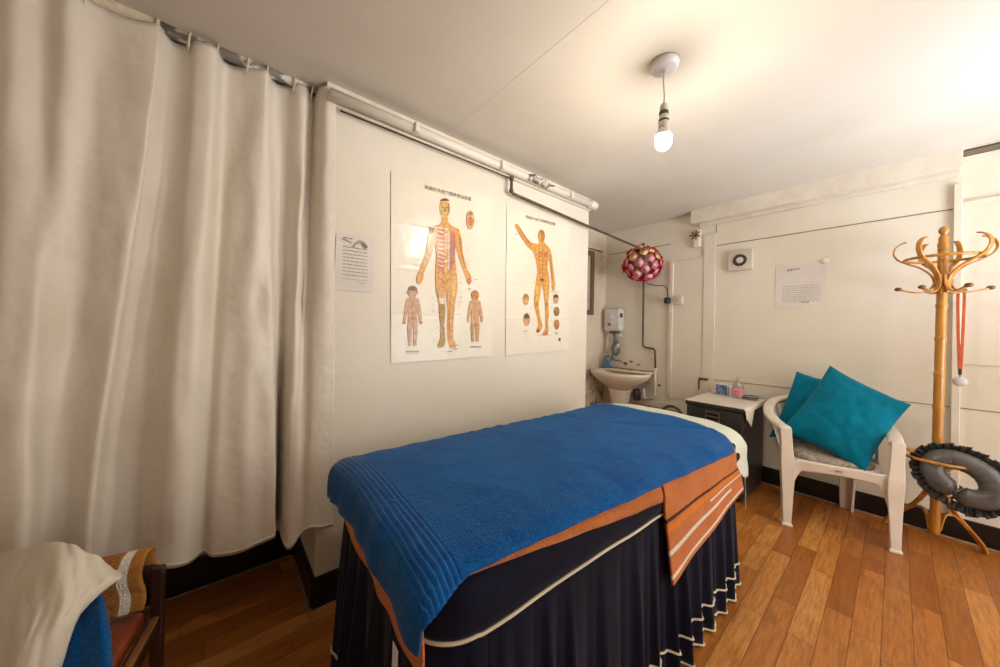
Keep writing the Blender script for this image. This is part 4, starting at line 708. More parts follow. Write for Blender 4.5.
def pleat(s):
    # broad soft folds: phase wobbles so no two are alike
    w = 0.125
    p = s / w + 0.9 * nz(s * 2.3, 4.0) + 0.3 * nz(s * 9, 1.0)
    f = p % 1.0
    return (0.5 - 0.5 * cos(2 * pi * f)) ** 1.6 * (0.8 + 0.5 * nz(s * 5, 7.7)) + 0.10 * sin(2 * pi * 3 * f)
def skirt_pt(s, z):
    x, y, nx, ny = rr(s, BA - 0.02, BB - 0.015, RRr)
    t = max(0.0, (0.615 - z) / 0.6)
    off = 0.012 + t * 0.012 + 0.046 * (t ** 0.75) * pleat(s) + 0.006 * t * nz(s * 14, z * 3)
    return Vector((x + nx * off, y + ny * off, z))
NS = 900
b = B(); b.grid(lambda u, v: skirt_pt(u * PER, 0.618 - v * 0.606), NS, 16, 'navy'); sk_o = b.build('skirt', bed, solid=0.004, soff=-1, fix=False)
for z in (0.115, 0.016):
    b = B(); b.tube([skirt_pt(i / 700 * PER, z) + Vector((rr(i / 700 * PER, BA, BB, RRr)[2], rr(i / 700 * PER, BA, BB, RRr)[3], 0)) * 0.002 for i in range(700)], 0.0042, 'piping', 6, loop=True)
    b.build('hem_piping', sk_o)['label'] = 'cream piping'
def sag(s):
    x, y, nx, ny = rr(s, BA, BB, RRr)
    return 0.012 * nz(s * 2.0, 3.3) + 0.010 * (x / BA)
def top_pt(s, v):
    # boxed velvet cover: from under the piping up over the rounded edge
    an = v * pi / 2; r = 0.055
    x, y, nx, ny = rr(s, BA, BB, RRr)
    x += 0.06 * max(0, x / BA)
    z0 = 0.615 + sag(s) * 0.8
    if v < 0.5:
        t = v / 0.5; bulge = 0.007 * sin(pi * t) + 0.006 * nz(s * 6, t * 2, 3)
        return Vector((x + nx * bulge, y + ny * bulge, z0 + (0.685 - z0) * t))
    t = (v - 0.5) / 0.5; an = t * pi / 2
    return Vector((x - nx * 0.055 * (1 - cos(an)), y - ny * 0.055 * (1 - cos(an)), 0.685 + 0.055 * sin(an)))
b = B(); NR = 240
rings = [[top_pt(i / NR * PER, k / 14) for i in range(NR)] for k in range(15)]
b.ringloft(rings, 'navy', caps=True)
tp_o = b.build('couch_top', bed)
b = B(); b.tube([top_pt(i / 400 * PER, 0.0) + Vector((rr(i / 400 * PER, BA, BB, RRr)[2], rr(i / 400 * PER, BA, BB, RRr)[3], 0)) * 0.003 for i in range(400)], 0.0042, 'piping', 8, loop=True)
b.build('edge_piping', tp_o)['label'] = 'cream piping'

def drape(x, y, lift, r=0.075, fl=0.05, wr=0.0, seed=0.0, fx=0.0):
    """cloth point for unrolled coordinates (x, y) over the couch, local couch frame"""
    A, Bq = BA - r + lift + (0.065 if x > 0 else 0), BB - r + lift
    def fold(d, flare):
        if d <= 0: return 0.0, 0.0
        L = r * pi / 2
        if d < L: return r * sin(d / r), r * (1 - cos(d / r))
        return r + flare * (d - L), r + (d - L)
    dx, dy = max(0, abs(x) - A), max(0, abs(y) - Bq)
    hx, vx = fold(dx, fl + fx); hy, vy = fold(dy, fl)
    sx, sy = (1 if x > 0 else -1), (1 if y > 0 else -1)
    X = sx * (min(abs(x), A) + hx * (1 - 0.25 * min(1, vy / 0.2) * (dx > 0))); Y = sy * (min(abs(y), Bq) + hy * (1 - 0.25 * min(1, vx / 0.2) * (dy > 0)))
    q = 3.0
    drop = (vx ** q + vy ** q) ** (1 / q) if vx > 0 and vy > 0 else vx + vy
    yc = min(1, abs(y) / BB); xc = min(1, max(0, abs(x) - (0.065 if x > 0 else 0)) / BA)
    crown = 0.020 * (1 - yc ** 2.5) - 0.006 * xc ** 6 + 0.034 * exp(-((x - 0.84) / 0.19) ** 2) * (1 - yc ** 4) - 0.012 * sstep(0.2, 0.42, y) * (1 - sstep(0.45, 0.8, x))
    w = wr * (nz(x * 5, y * 5, seed) + 0.5 * nz(x * 13, y * 11, seed + 3))
    if drop > 0.03: w2 = w + 0.010 * wr / 0.006 * nz(x * 9 if dy > dx else y * 9, seed) * min(1, drop / 0.15)
    else: w2 = w
    if dx > 0 and dx >= dy: X += sx * w2 * 2
    elif dy > 0: Y += sy * w2 * 2
    return Vector((X, Y, 0.742 + lift + crown - drop + w))
def cloth(name, fn, nu, nv, k, label, cat, th=0.007, kf=None, group=None):
    t = thing(name, (BX, BY, 0.70), label, cat, group, rz=BR)
    b = B(); b.grid(lambda u, v: fn(u, v) - Vector((0, 0, 0.70)), nu, nv, k, kf)
    return t, b
def lerp(a, b, t): return a + (b - a) * t

# mint sheet
def sheet_fn(u, v):
    x = lerp(-BA + 0.02, BA + 0.33 + 0.02 * sin(v * 5) + 0.09 * sstep(0.25, 0, v), u)
    y = lerp(-BB + 0.045 - 0.075 * u - 0.16 * sstep(0.70, 0.79, u), BB + 0.08, v)
    return drape(x, y, 0.006, wr=0.005, seed=11, fl=0.10)
t, b = cloth('bed_sheet', sheet_fn, 150, 80, 'sheet', 'pale mint-white sheet on the massage table, hanging over its far end', 'sheet')
b.build('sheet_cloth', t, solid=0.003, soff=1, fix=False)
b = B()
hx, hy = BA + 0.0, 0.085
b.grid(lambda u, v: drape(hx + 0.018 * cos(2 * pi * u) * (0.55 + 0.45 * v), hy + 0.062 * sin(2 * pi * u) * (0.35 + 0.65 * v), 0.006, wr=0.005, seed=11, fl=0.10) + Vector((0, 0, 0.0045 - 0.70)), 28, 3, 'stripe_d')
b.build('face_opening', t, fix=False)['label'] = 'dark slit of the face opening'

# orange towel under the blue one
def orange_fn(u, v):
    x = lerp(-BA - 0.135 - 0.03 * (1 - v) + 0.01 * sin(v * 9), 0.18, u)
    y = lerp(-BB + 0.040 - 0.125 * u - 0.05 * sstep(0.14, 0, u), BB + 0.0, v)
    return drape(x, y, 0.012, wr=0.003, seed=21, fl=0.0)
ot, b = cloth('orange_towel', orange_fn, 130, 80, 'orange', 'orange striped towel spread under the blue towel, one end folded down the side', 'towel')
b.build('towel_cloth', ot, solid=0.006, soff=1, fix=False)
# folded-down end with stripes
def flap_fn(u, v):
    x = lerp(0.03, 0.735 + 0.035 * sstep(0.1, 0.6, v), u)
    bot = lerp(0.372, 0.515, u) - 0.004 * sin(u * 9)
    top = 0.752
    s = v
    yb = -BB - 0.020
    if s < 0.22:
        q = drape(x, -BB + 0.10 - 0.21 * s / 0.22, 0.017, wr=0.0, fl=0.03); return q
    q = drape(x, -BB - 0.11, 0.017, fl=0.03)
    t_ = (s - 0.22) / 0.78
    z = lerp(q.z, bot, t_); y = q.y - 0.020 * t_ - 0.004 * sin(x * 16 + 1) * t_ - 0.004 * nz(x * 5, z * 5)
    return Vector((x + 0.03 * t_ * (u - 0.5) * 0 + 0.02 * t_ * (1 - u), y, z))
def flap_col(u, v):
    d = (1 - v) / 0.78           # distance from the hem, 0..1
    if v < 0.3: return 'orange'
    w = 0.012 * sin(u * 20)
    def band(c, h): return abs(d - c) < h
    if band(0.10, 0.035): return 'stripe_w'
    if u < 0.82 and band(0.42, 0.035): return 'stripe_w'
    if u > 0.5 and band(0.62, 0.026): return 'stripe_w'
    if band(0.86, 0.03): return 'stripe_d'
    if band(0.74, 0.05): return 'orange2'
    if d > 0.5: return 'orange'
    return 'rust'
b = B(); b.grid(lambda u, v: flap_fn(u, v) - Vector((0, 0, 0.70)), 90, 90, 'rust', flap_col)
b.build('folded_end', ot, solid=0.008, soff=-1, fix=False)['label'] = 'folded-down end with white, brown and bright orange stripes'
b = B()
tgp = drape(-BA - 0.165, -BB + 0.13, 0.014, fl=0.02)
b.grid(lambda u, v: Vector((tgp.x - 0.012 - 0.004 * v, tgp.y - 0.05 + 0.03 * u - 0.006 * v, tgp.z + 0.015 - 0.075 * v - 0.70)), 3, 5, 'note')
b.build('care_tag', ot, solid=0.001, fix=False)['label'] = 'white care tag'

# blue towel
def uw(u): return u * 0.16 / 0.45 if u < 0.45 else 0.16 + (u - 0.45) * 0.84 / 0.55
def blue_fn(u, v):
    yv = v
    u = uw(u)
    x = lerp(-BA - 0.105 - 0.035 * v * v, BA - 0.185 + 0.02 * v + 0.010 * sin(v * 7), u)
    y = lerp(-BB + 0.005 - 0.065 * u - 0.045 * sstep(0.13, 0.04, u), BB + 0.06, yv)
    p = drape(x, y, 0.029, wr=0.005, seed=31, fl=0.06, fx=0.05)
    # woven band: eight ridges near the left hem
    bx_ = (x + BA - 0.03)
    if -0.055 < bx_ < 0.05: p.z += 0.0042 * (abs(sin(bx_ / 0.105 * pi * 7)) - 0.6); p.x += 0.002 * (abs(sin(bx_ / 0.105 * pi * 7)) - 0.6)
    # soft crease near the head end
    cx = 0.36 + 0.45 * (0.05 - y) * 0.9
    if y < 0.12:
        g = exp(-((x - cx - 0.20 * sstep(0.1, -0.4, y)) / 0.012) ** 2) * sstep(0.12, 0.0, y) * sstep(-0.42, -0.3, y)
        p.z += 0.007 * g
    for k in range(8):
        xx = -0.28 + k * 0.085
        if y > 0.12: p.z += 0.0035 * exp(-((x - xx - 0.06 * (y - .3)) / 0.016) ** 2) * sstep(0.12, 0.25, y)
    return p
def blue_col(u, v):
    u = uw(u)
    x = lerp(-BA - 0.105 - 0.035 * v * v, BA - 0.18, u)
    bx_ = x + BA - 0.03
    return 'blue_band' if -0.055 < bx_ < 0.05 or u < 0.008 or v < 0.012 or u > 0.994 else 'blue'
bt, b = cloth('blue_towel', blue_fn, 420, 150, 'blue', 'large royal blue terry towel with a ribbed band, spread over the massage table', 'towel', kf=blue_col)
b.build('towel_cloth', bt, solid=0.009, soff=1, fix=False)

# ================================================================= CABINET WITH ITEMS
cb = thing('bedside_cabinet', (3.28, 0.925, 0), 'charcoal drawer cabinet between the massage table and the white chair', 'cabinet')
b = B(); b.box((3.29, 0.925, 0.35), (0.58, 0.395, 0.66), 'cabinet', bev=0.006); b.box((3.29, 0.925, 0.01), (0.5, 0.34, 0.022), 'black'); b.build('body', cb, world=True)
b = B(); b.box((3.285, 0.925, 0.695), (0.60, 0.41, 0.03), 'cabinet', bev=0.005); b.build('top', cb, world=True)
for k, (z0, z1) in enumerate(((0.50, 0.672), (0.285, 0.49), (0.045, 0.275))):
    b = B(); b.box((2.992, 0.925, (z0 + z1) / 2), (0.022, 0.375, z1 - z0), 'cabinet', bev=0.004); dr = b.build('drawer', cb, world=True)
    zc = (z0 + z1) / 2 + 0.03
    b = B()
    for z in (zc - 0.034, zc, zc + 0.034): b.box((2.974, 0.925, z), (0.016, 0.098, 0.012), 'brass')
    for y in (0.878, 0.972): b.box((2.974, y, zc), (0.016, 0.008, 0.080), 'brass')
    b.box((2.980, 0.925, zc), (0.004, 0.09, 0.07), 'black')
    b.build('handle', dr, world=True, bev=0.002)['label'] = 'dull brass handle'
b = B(); b.box((3.05, 0.7255, 0.60), (0.03, 0.004, 0.05), 'brass'); b.build('corner_plate', cb, world=True)
def cl_fn(u, v):
    x = lerp(2.99, 3.57, u); y = lerp(1.135, 0.60, v)
    edge = 0.722
    z = 0.713 + 0.002 * nz(x * 12, y * 12)
    if y < edge:
        d = edge - y; lim = 0.02 + 0.10 * max(0, 1 - abs(u - 0.16) / 0.22)
        d = min(d, 0.12) / 0.12 * (0.012 + 1.1 * lim)
        y = edge - 0.008 - 0.10 * d; z = 0.713 - d
    if u < 0.06:
        z -= 0.010 * (1 - u / 0.06)
    return (x, y, z + (0.002 * nz(x * 30, y * 30)))
b = B(); b.grid(cl_fn, 50, 50, 'cloth_white'); tag(b.build('cloth', solid=0.003, soff=1, fix=False), 'small white cloth laid over the charcoal cabinet, one corner hanging', 'cloth')
bt2 = thing('lotion_bottle', (3.42, 0.872, 0.7155), 'clear bottle with a pink label on the cabinet', 'bottle')
b = B(); b.ringloft([bottle_ring(0.030, 0.040, z) if z < .12 else bottle_ring(r, r, z) for r, z in ((.03, 0.001), (.03, 0.01), (.03, 0.11), (.026, 0.135), (.012, 0.152), (.012, 0.158))], 'clear'); b.build('bottle_body', bt2)
b = B(); b.ringloft([[(p[0] * 1.03, p[1] * 1.03, p[2]) for p in bottle_ring(0.030, 0.040, z)] for z in (0.02, 0.092)], 'pink_label', caps=False); b.build('wrap_label', bt2)['label'] = 'pink label'
b = B()
for z, w in ((0.036, 0.02), (0.062, 0.024)): b.box((-0.0315, 0, z), (0.002, w * 2, 0.006), 'fr')
b.build('printing', bt2)
b = B(); b.lathe([(0.013, 0.156), (0.015, 0.160), (0.015, 0.184), (0.011, 0.188)], 'clear', seg=16); b.build('cap', bt2)
b = B(); b.box((3.49, 1.005, 0.766), (0.05, 0.088, 0.10), 'note', bev=0.003)
b.box((3.464, 1.005, 0.766), (0.003, 0.078, 0.086), 'box_blue'); b.box((3.464, 1.048, 0.766), (0.004, 0.004, 0.098), 'grey_dark')
tag(b.build('carton'), 'small carton with a blue printed front on the cabinet', 'carton')
b = B(); b.box((3.50, 0.927, 0.760), (0.06, 0.055, 0.088), 'note', bev=0.004); tag(b.build('carton'), 'plain cream carton on the cabinet between the blue carton and the bottle', 'carton')
b = B(); b.box((3.53, 1.082, 0.762), (0.05, 0.05, 0.092), 'cloth_white', bev=0.006); tag(b.build('tissue_box'), 'plain white box at the left back of the cabinet', 'box')
ds = thing('shallow_dish', (3.44, 0.79, 0.7155), 'shallow dark-rimmed dish at the right end of the cabinet top', 'dish')
b = B(); b.lathe([(0.002, 0.004), (0.04, 0.0), (0.045, 0.004), (0.058, 0.022), (0.061, 0.024), (0.058, 0.026), (0.046, 0.010), (0.002, 0.008)], 'clear', seg=28); b.build('bowl', ds)
b = B(); b.tube([(0.06 * cos(a), 0.06 * sin(a), 0.026) for a in [2 * pi * k / 28 for k in range(28)]], 0.004, 'black', 8, loop=True); b.build('rim', ds)
gr = thing('small_wall_bracket', (XB, 1.20, 0.745), 'little dark metal bracket on the wall behind the cabinet', 'bracket')
b = B(); b.tube([(XB - 0.012, 1.24, 0.72), (XB - 0.012, 1.24, 0.81), (XB - 0.02, 1.23, 0.822)], 0.006, 'steel', 8); b.tube([(XB - 0.012, 1.165, 0.70), (XB - 0.012, 1.165, 0.82)], 0.006, 'steel', 8); b.build('uprights', gr, world=True)
b = B(); b.box((XB - 0.02, 1.195, 0.828), (0.04, 0.075, 0.016), 'grey_dark', bev=0.004); b.build('cap', gr, world=True)
hl = thing('cable_loop', (3.02, 1.24, 0), 'dark hose loop on the floor end of the couch, beside the cabinet', 'hose')
b = B(); b.tube([(3.02 + 0.0 * a, 1.25 + 0.085 * cos(a), 0.545 + 0.085 * sin(a)) for a in [pi * k / 16 for k in range(17)]], 0.012, 'grey_dark', 10)
b.tube([(3.02, 1.335, 0.55), (3.02, 1.34, 0.012)], 0.012, 'grey_dark', 10); b.tube([(3.02, 1.165, 0.55), (3.02, 1.16, 0.012)], 0.012, 'grey_dark', 10)
b.build('loop', hl, world=True)
hl['label'] = 'arched dark grey hose standing behind the far end of the massage table'

# ================================================================= GARDEN CHAIR
GX, GY, GR = 3.272, 0.315, radians(-71.5)
gc = thing('garden_armchair', (GX, GY, 0), 'white plastic garden armchair holding two teal cushions', 'chair', rz=GR)
MG = Matrix.Translation((GX, GY, 0)) @ Matrix.Rotation(GR, 4, 'Z')
# local: x to the viewer's right, y to the back, front edge y=-0.25
RIM = cr([(-0.255, -0.245, 0.635), (-0.288, -0.12, 0.65), (-0.306, 0.03, 0.672), (-0.29, 0.16, 0.71), (-0.235, 0.255, 0.75), (-0.12, 0.30, 0.78), (0, 0.31, 0.79), (0.12, 0.30, 0.78), (0.235, 0.255, 0.75), (0.29, 0.16, 0.71), (0.306, 0.03, 0.672), (0.288, -0.12, 0.65), (0.255, -0.245, 0.635)], 6)
n = len(RIM); rings = []
for i, p in enumerate(RIM):
    tg = Vector(RIM[min(i + 1, n - 1)]) - Vector(RIM[max(i - 1, 0)]); tg.z = 0; tg.normalize()
    nr = Vector((tg.y, -tg.x, 0)); w, h = 0.034, 0.017
    ring = []
    for j in range(12):
        a = 2 * pi * j / 12; ca, sa = cos(a), sin(a)
        ring.append(Vector(p) + nr * (w * (abs(ca) ** 0.6) * (1 if ca > 0 else -1)) + Vector((0, 0, h * (abs(sa) ** 0.6) * (1 if sa > 0 else -1))))
    rings.append(ring)
b = B(); b.ringloft(rings, 'chair'); b.build('arm_rail', gc)
nb = len(RIM)
def back_fn(u, v):
    i = 14 + u * (nb - 1 - 28); k = min(int(i), nb - 2); t = i - k
    p = Vector(RIM[k]).lerp(Vector(RIM[k + 1]), t)
    q = Vector((p.x * 0.80, 0.20 - 0.22 * (abs(p.x) / 0.28) ** 2.5, 0.42))
    r_ = p.lerp(q, v); r_.y += 0.02 * sin(pi * v) ; return r_
b = B()
NB = 13
for k in range(NB):   # slatted back shell
    u0, u1 = k / NB, (k + 0.72) / NB
    b.grid(lambda u, v: back_fn(u0 + (u1 - u0) * u, v), 3, 12, 'chair')
b.grid(lambda u, v: back_fn(u, v * 0.12), 60, 2, 'chair'); b.grid(lambda u, v: back_fn(u, 0.85 + v * 0.15), 60, 2, 'chair')
b.build('backrest', gc, solid=0.004, soff=0, fix=False)
def seat_outline(k):
    out = []
    for j in range(60):
        a = 2 * pi * j / 60; e = 0.55
        x = 0.245 * (abs(cos(a)) ** e) * (1 if cos(a) > 0 else -1); y = 0.235 * (abs(sin(a)) ** e) * (1 if sin(a) > 0 else -1)
        if y > 0: x *= 1 - 0.22 * (y / 0.235)
        out.append((x * k, (y - 0.02) * k))
    return out
b = B(); b.ringloft([[(x, y, 0.405) for x, y in seat_outline(0.985)], [(x, y, 0.43) for x, y in seat_outline(1.0)], [(x, y, 0.442) for x, y in seat_outline(0.97)], [(x, y, 0.425) for x, y in seat_outline(0.8)], [(x, y, 0.42) for x, y in seat_outline(0.3)]], 'chair'); b.build('seat', gc)
# front apron with an arch, curved forward a little
def apron_poly():
    top = [(-0.25, 0.445), (0.25, 0.445)]
    arch = [(0.25, 0.33), (0.21, 0.355), (0.165, 0.378), (0.08, 0.388), (0, 0.390), (-0.08, 0.388), (-0.165, 0.378), (-0.21, 0.355), (-0.25, 0.33)]
    return top + arch
b = B()
def apr(u, v):
    x = -0.25 + 0.5 * u; ax = abs(x)
    lo = 0.388 - 0.02 * (ax / 0.2) ** 2 - 0.24 * max(0, (ax - 0.175) / 0.075) ** 1.5
    return (x, -0.262 - 0.018 * (1 - (x / 0.25) ** 2) + 0.012 * v, lerp(0.445, lo, v))
b.grid(apr, 50, 6, 'chair'); b.build('apron', gc, solid=0.006, soff=1, fix=False)
def leg(front, sx):
    b = B()
    if front:
        prof = [(0.0, 0.246, 0.028, 0.032, -0.266), (0.012, 0.246, 0.028, 0.032, -0.264), (0.02, 0.247, 0.022, 0.028, -0.262), (0.2, 0.245, 0.028, 0.034, -0.256), (0.34, 0.244, 0.035, 0.038, -0.252), (0.42, 0.247, 0.036, 0.040, -0.250), (0.52, 0.251, 0.030, 0.036, -0.247), (0.645, 0.257, 0.030, 0.032, -0.245)]
    else:
        prof = [(0.0, 0.172, 0.030, 0.030, 0.225), (0.2, 0.168, 0.036, 0.034, 0.205), (0.42, 0.162, 0.042, 0.034, 0.18)]
    rings = []
    for z, x, w, d, y in prof:
        xo = x * sx; s = sx; yb = 1 if front else -1
        # L-shaped channel section
        t = 0.008
        P = [(-w, -d), (w, -d), (w, -d + t * 2), (-w + t * 2, -d + t * 2), (-w + t * 2, d), (-w, d)]
        # channel opens inward to the back
        rings.append([(xo - s * px, y + yb * (py), z) for px, py in P])
    b.ringloft(rings, 'chair', smooth=False)
    return b
for sx in (-1, 1):
    leg(True, sx).build('leg', gc, bev=0.004); leg(False, sx).build('leg', gc, bev=0.004)
b = B(); b.box((0.0, -0.287, 0.418), (0.03, 0.003, 0.012), 'pad'); b.build('moulded_mark', gc)

def pillow(c, ux, uy, w, h, th, k, seed, pinch=0.09):
    ux = Vector(ux).normalized(); uy = Vector(uy); uy = (uy - ux * uy.dot(ux)).normalized(); un = ux.cross(uy)
    b = B(); N = 36
    for side in (1, -1):
        def fn(u, v):
            a, e = 2 * u - 1, 2 * v - 1
            t = ((1 - a * a) ** 0.55) * ((1 - e * e) ** 0.55)
            px = a * w / 2 * (1 - pinch * (1 - e * e)); py = e * h / 2 * (1 - pinch * (1 - a * a))
            wr = 0.010 * nz(a * 2.2 + seed, e * 2.2, side) * t + 0.004 * nz(a * 6, e * 6 + seed, side) * min(1, t * 2)
            corner = 0.006 * sin(8 * (a + e)) * (1 - t)
            return Vector(c) + ux * px + uy * py + un * (side * (th / 2 * t + wr * 0.8) + corner * 0.4)
        b.grid(fn, N, N, k)
    return b
def mg(x, y, z): return MG @ Vector((x, y, z))
b = B()
b.ringloft([[tuple(mg(x, y + 0.0, z)) for x, y in seat_outline(k)] for k, z in ((0.80, 0.424), (0.86, 0.434), (0.87, 0.452), (0.83, 0.464), (0.5, 0.468))], 'pad')
tag(b.build('seat_pad'), 'thin beige patterned seat pad on the white garden chair, under the cushions', 'seat pad')
# cushions placed by their corner positions
def pillow4(tl, tr, br, bl, th, k, seed):
    tl, tr, br, bl = map(Vector, (tl, tr, br, bl)); N = 36; b = B()
    un = (tr - tl).cross(bl - tl).normalized()
    for side in (1, -1):
        def fn(u, v):
            a, e = 2 * u - 1, 2 * v - 1
            t = (max(0, 1 - a * a) ** 0.55) * (max(0, 1 - e * e) ** 0.55)
            uu = 0.5 + a / 2 * (1 - 0.07 * (1 - e * e)); vv = 0.5 + e / 2 * (1 - 0.07 * (1 - a * a))
            p = (tl * (1 - uu) + tr * uu) * (1 - vv) + (bl * (1 - uu) + br * uu) * vv
            wr = 0.020 * nz(a * 1.8 + seed, e * 1.8, side * 3) * t + 0.009 * nz(a * 5, e * 5 + seed, side) * min(1, t * 2)
            rim_ = 0.010 * nz(a * 2.5 + seed, e * 2.5, 11) * (1 - t)
            return p + un * (side * th / 2 * t + wr + rim_)
        b.grid(fn, N, N, k)
    return b
b = pillow4((3.47, 0.315, 1.055), (3.37, -0.065, 0.845), (3.08, 0.115, 0.435), (3.19, 0.545, 0.565), 0.15, 'teal', 3)
tag(b.build('cushion', fix=True), 'big teal cushion in front on the white garden chair', 'cushion', 'teal cushions on the garden chair')
b = pillow4((3.50, 0.505, 0.985), (3.55, 0.22, 0.93), (3.40, 0.23, 0.48), (3.30, 0.635, 0.47), 0.12, 'teal', 8)
tag(b.build('cushion', fix=True), 'teal cushion wedged behind the bigger one against the left arm', 'cushion', 'teal cushions on the garden chair')

# ================================================================= COAT STAND
CX, CY = 3.30, -0.157
st = thing('coat_stand', (CX, CY, 0), 'honey bamboo bentwood coat stand by the far wall', 'coat stand')
st.rotation_euler = (0.010, 0, 0)
b = B(); prof = [(0.018, 0.105), (0.022, 0.108)]
z = 0.12
nodes = [0.34, 0.62, 0.86, 1.06, 1.27, 1.47]
zs = sorted([0.12 + 0.012 * k for k in range(int((1.93 - 0.12) / 0.012))])
prof = [(0.012, 0.10), (0.020, 0.104)]
for z in zs:
    if z > 1.80: break
    r = 0.0215
    for nd in nodes:
        d = z - nd; r += 0.0032 * exp(-(d / 0.010) ** 2) - 0.0018 * exp(-((d - 0.020) / 0.008) ** 2)
    if z > 1.52: r *= 0.98
    prof.append((r, z))
b.lathe(prof, 'bamboo', (0, 0, 0), 24); b.build('post', st)
b = B(); b.lathe([(0.022, 1.80), (0.024, 1.806), (0.020, 1.812), (0.023, 1.820), (0.023, 1.842), (0.019, 1.85), (0.021, 1.866), (0.018, 1.880), (0.012, 1.890), (0.013, 1.896), (0.0195, 1.906), (0.0215, 1.918), (0.019, 1.931), (0.011, 1.939), (0.002, 1.941)], 'bamboo', seg=24); b.build('finial', st)
def strip(prof, ang, w=0.011, t=0.45):
    pts = cr([(r * cos(ang), r * sin(ang), z) for r, z in prof], 7)
    up = Vector((-sin(ang), cos(ang), 0))
    b = B(); b.tube(pts, w, 'bamboo', 10, flat=t, up=tuple(up.cross(Vector((0, 0, 1))).cross(up)) if False else None); return b
def ribbon(prof, ang, w, th, k='bamboo', fine=7):
    """flat bent strip: width w sideways, thickness th in the bending plane"""
    P = cr(prof, fine); n = len(P); rings = []
    rad = Vector((cos(ang), sin(ang), 0)); side = Vector((-sin(ang), cos(ang), 0)); up = Vector((0, 0, 1))
    for i, (r, z) in enumerate(P):
        a = P[max(i - 1, 0)]; c = P[min(i + 1, n - 1)]
        tg = Vector((c[0] - a[0], c[1] - a[1])).normalized(); nr = Vector((-tg[1], tg[0]))
        p = rad * r + up * z; N = rad * nr[0] + up * nr[1]
        rings.append([p + side * (w * (abs(cos(q)) ** .6) * (1 if cos(q) > 0 else -1)) + N * (th * (abs(sin(q)) ** .6) * (1 if sin(q) > 0 else -1)) for q in [2 * pi * j / 12 for j in range(12)]])
    b = B(); b.ringloft(rings, k); return b
A0 = radians(18)
UP = [(0.028, 1.545), (0.029, 1.60), (0.045, 1.655), (0.085, 1.70), (0.130, 1.727), (0.172, 1.757), (0.192, 1.797), (0.184, 1.838), (0.158, 1.862), (0.142, 1.866)]
LO = [(0.028, 1.655), (0.031, 1.605), (0.050, 1.565), (0.085, 1.548), (0.13, 1.552), (0.172, 1.566)]
for k in range(6):
    ribbon(UP, radians((95, 150, 232, 284, 338, 25)[k]), 0.0125, 0.0045).build('upper_hook', st)
    a = radians((112, 154, 206, 290, 332, 15)[k])
    lo = ribbon(LO, a, 0.0115, 0.0045).build('lower_hook', st)
    b = B(); b.sphere((0.182 * cos(a), 0.182 * sin(a), 1.570), 0.0165, 'knob', 14, (1, 1, 0.75)); b.build('knob', lo)
def ring_at(z, R, r, name):
    b = B(); b.tube([(R * cos(2 * pi * k / 56), R * sin(2 * pi * k / 56), z) for k in range(56)], r, 'bamboo', 10, loop=True); return b.build(name, st)
ring_at(1.752, 0.148, 0.0085, 'hat_ring')
ring_at(0.556, 0.150, 0.0085, 'umbrella_ring')
for a in (45, 180, 315):
    ribbon([(0.024, 0.42), (0.05, 0.47), (0.105, 0.515), (0.143, 0.552)], radians(a), 0.011, 0.0045).build('ring_arm', st)
for a in (45, 315, 0):
    ribbon([(0.026, 0.40), (0.05, 0.33), (0.10, 0.24), (0.18, 0.145), (0.25, 0.06), (0.275, 0.006)], radians(a), 0.016, 0.0075).build('leg', st)
    ribbon([(0.024, 0.125), (0.045, 0.205), (0.075, 0.225), (0.115, 0.205), (0.175, 0.14)], radians(a), 0.011, 0.0055).build('leg_brace', st)

# ring cushion with a frill, hung on the umbrella ring
rc = Vector((3.192, -0.246, 0.490))
tc = (Vector((0, 0, 1.28)) - rc).normalized()
nrm = (tc + Vector((-0.1, -0.10, 0.10))).normalized()
rt = nrm.cross(Vector((0, 0, 1))).normalized() * -1      # to the viewer's right
up_ = nrm.cross(rt) * -1
if up_.z < 0: up_ = -up_
if rt.y > 0: rt = -rt
th_ = radians(-38)
ea = rt * cos(th_) + up_ * sin(th_); eb = -rt * sin(th_) + up_ * cos(th_)   # long axis runs down to the right
rp = thing('ring_cushion', tuple(rc - Vector((0, 0, 0.2))), 'dark satin ring cushion with a pleated frill hung on the coat stand', 'cushion')
def ring_c(a): return rc + ea * (0.112 * cos(a)) + eb * (0.084 * sin(a))
b = B(); N = 96; rings = []
gap = radians(285)
for k in range(N + 1):
    a = gap + 0.02 + (2 * pi - 0.04) * k / N
    c = ring_c(a); out = (ea * cos(a) * 0.9 + eb * sin(a)).normalized()
    e = min(k, N - k) / 5
    r = 0.053 * min(1, 0.35 + 0.65 * sqrt(min(1, e))) * (1 + 0.04 * sin(a * 3)) + 0.002 * nz(k * 0.35, 2)
    rings.append([c + out * (r * cos(q)) + nrm * (r * 0.9 * sin(q)) for q in [2 * pi * j / 20 for j in range(20)]])
b.ringloft(rings, 'satin'); b.build('tube', rp, world=True)
b = B(); NF = 420
def frill(u, v):
    a = gap + 0.03 + (2 * pi - 0.06) * u
    c = ring_c(a); out = (ea * cos(a) * 0.9 + eb * sin(a)).normalized(); tan_ = (-ea * sin(a) + eb * cos(a)).normalized()
    NPL = 38
    ph = u * NPL * 2 * pi + 1.6 * nz(u * 14, 3)
    d = 0.044 + v * (0.043 + 0.014 * nz(u * 9, 1) + 0.005 * sin(ph * 0.5))
    return c + out * d + nrm * ((0.015 * sin(ph) + 0.010 * nz(u * 24, v)) * (0.25 + v) - 0.008 + 0.02 * v) + tan_ * (0.013 * cos(ph) * v)
b.grid(frill, NF, 6, 'satin_frill'); b.build('frill', rp, world=True, solid=0.0025, soff=0, fix=False)
b = B()
c = ring_c(gap); out = (ea * cos(gap) * 0.9 + eb * sin(gap)).normalized(); tan_ = (-ea * sin(gap) + eb * cos(gap)).normalized()
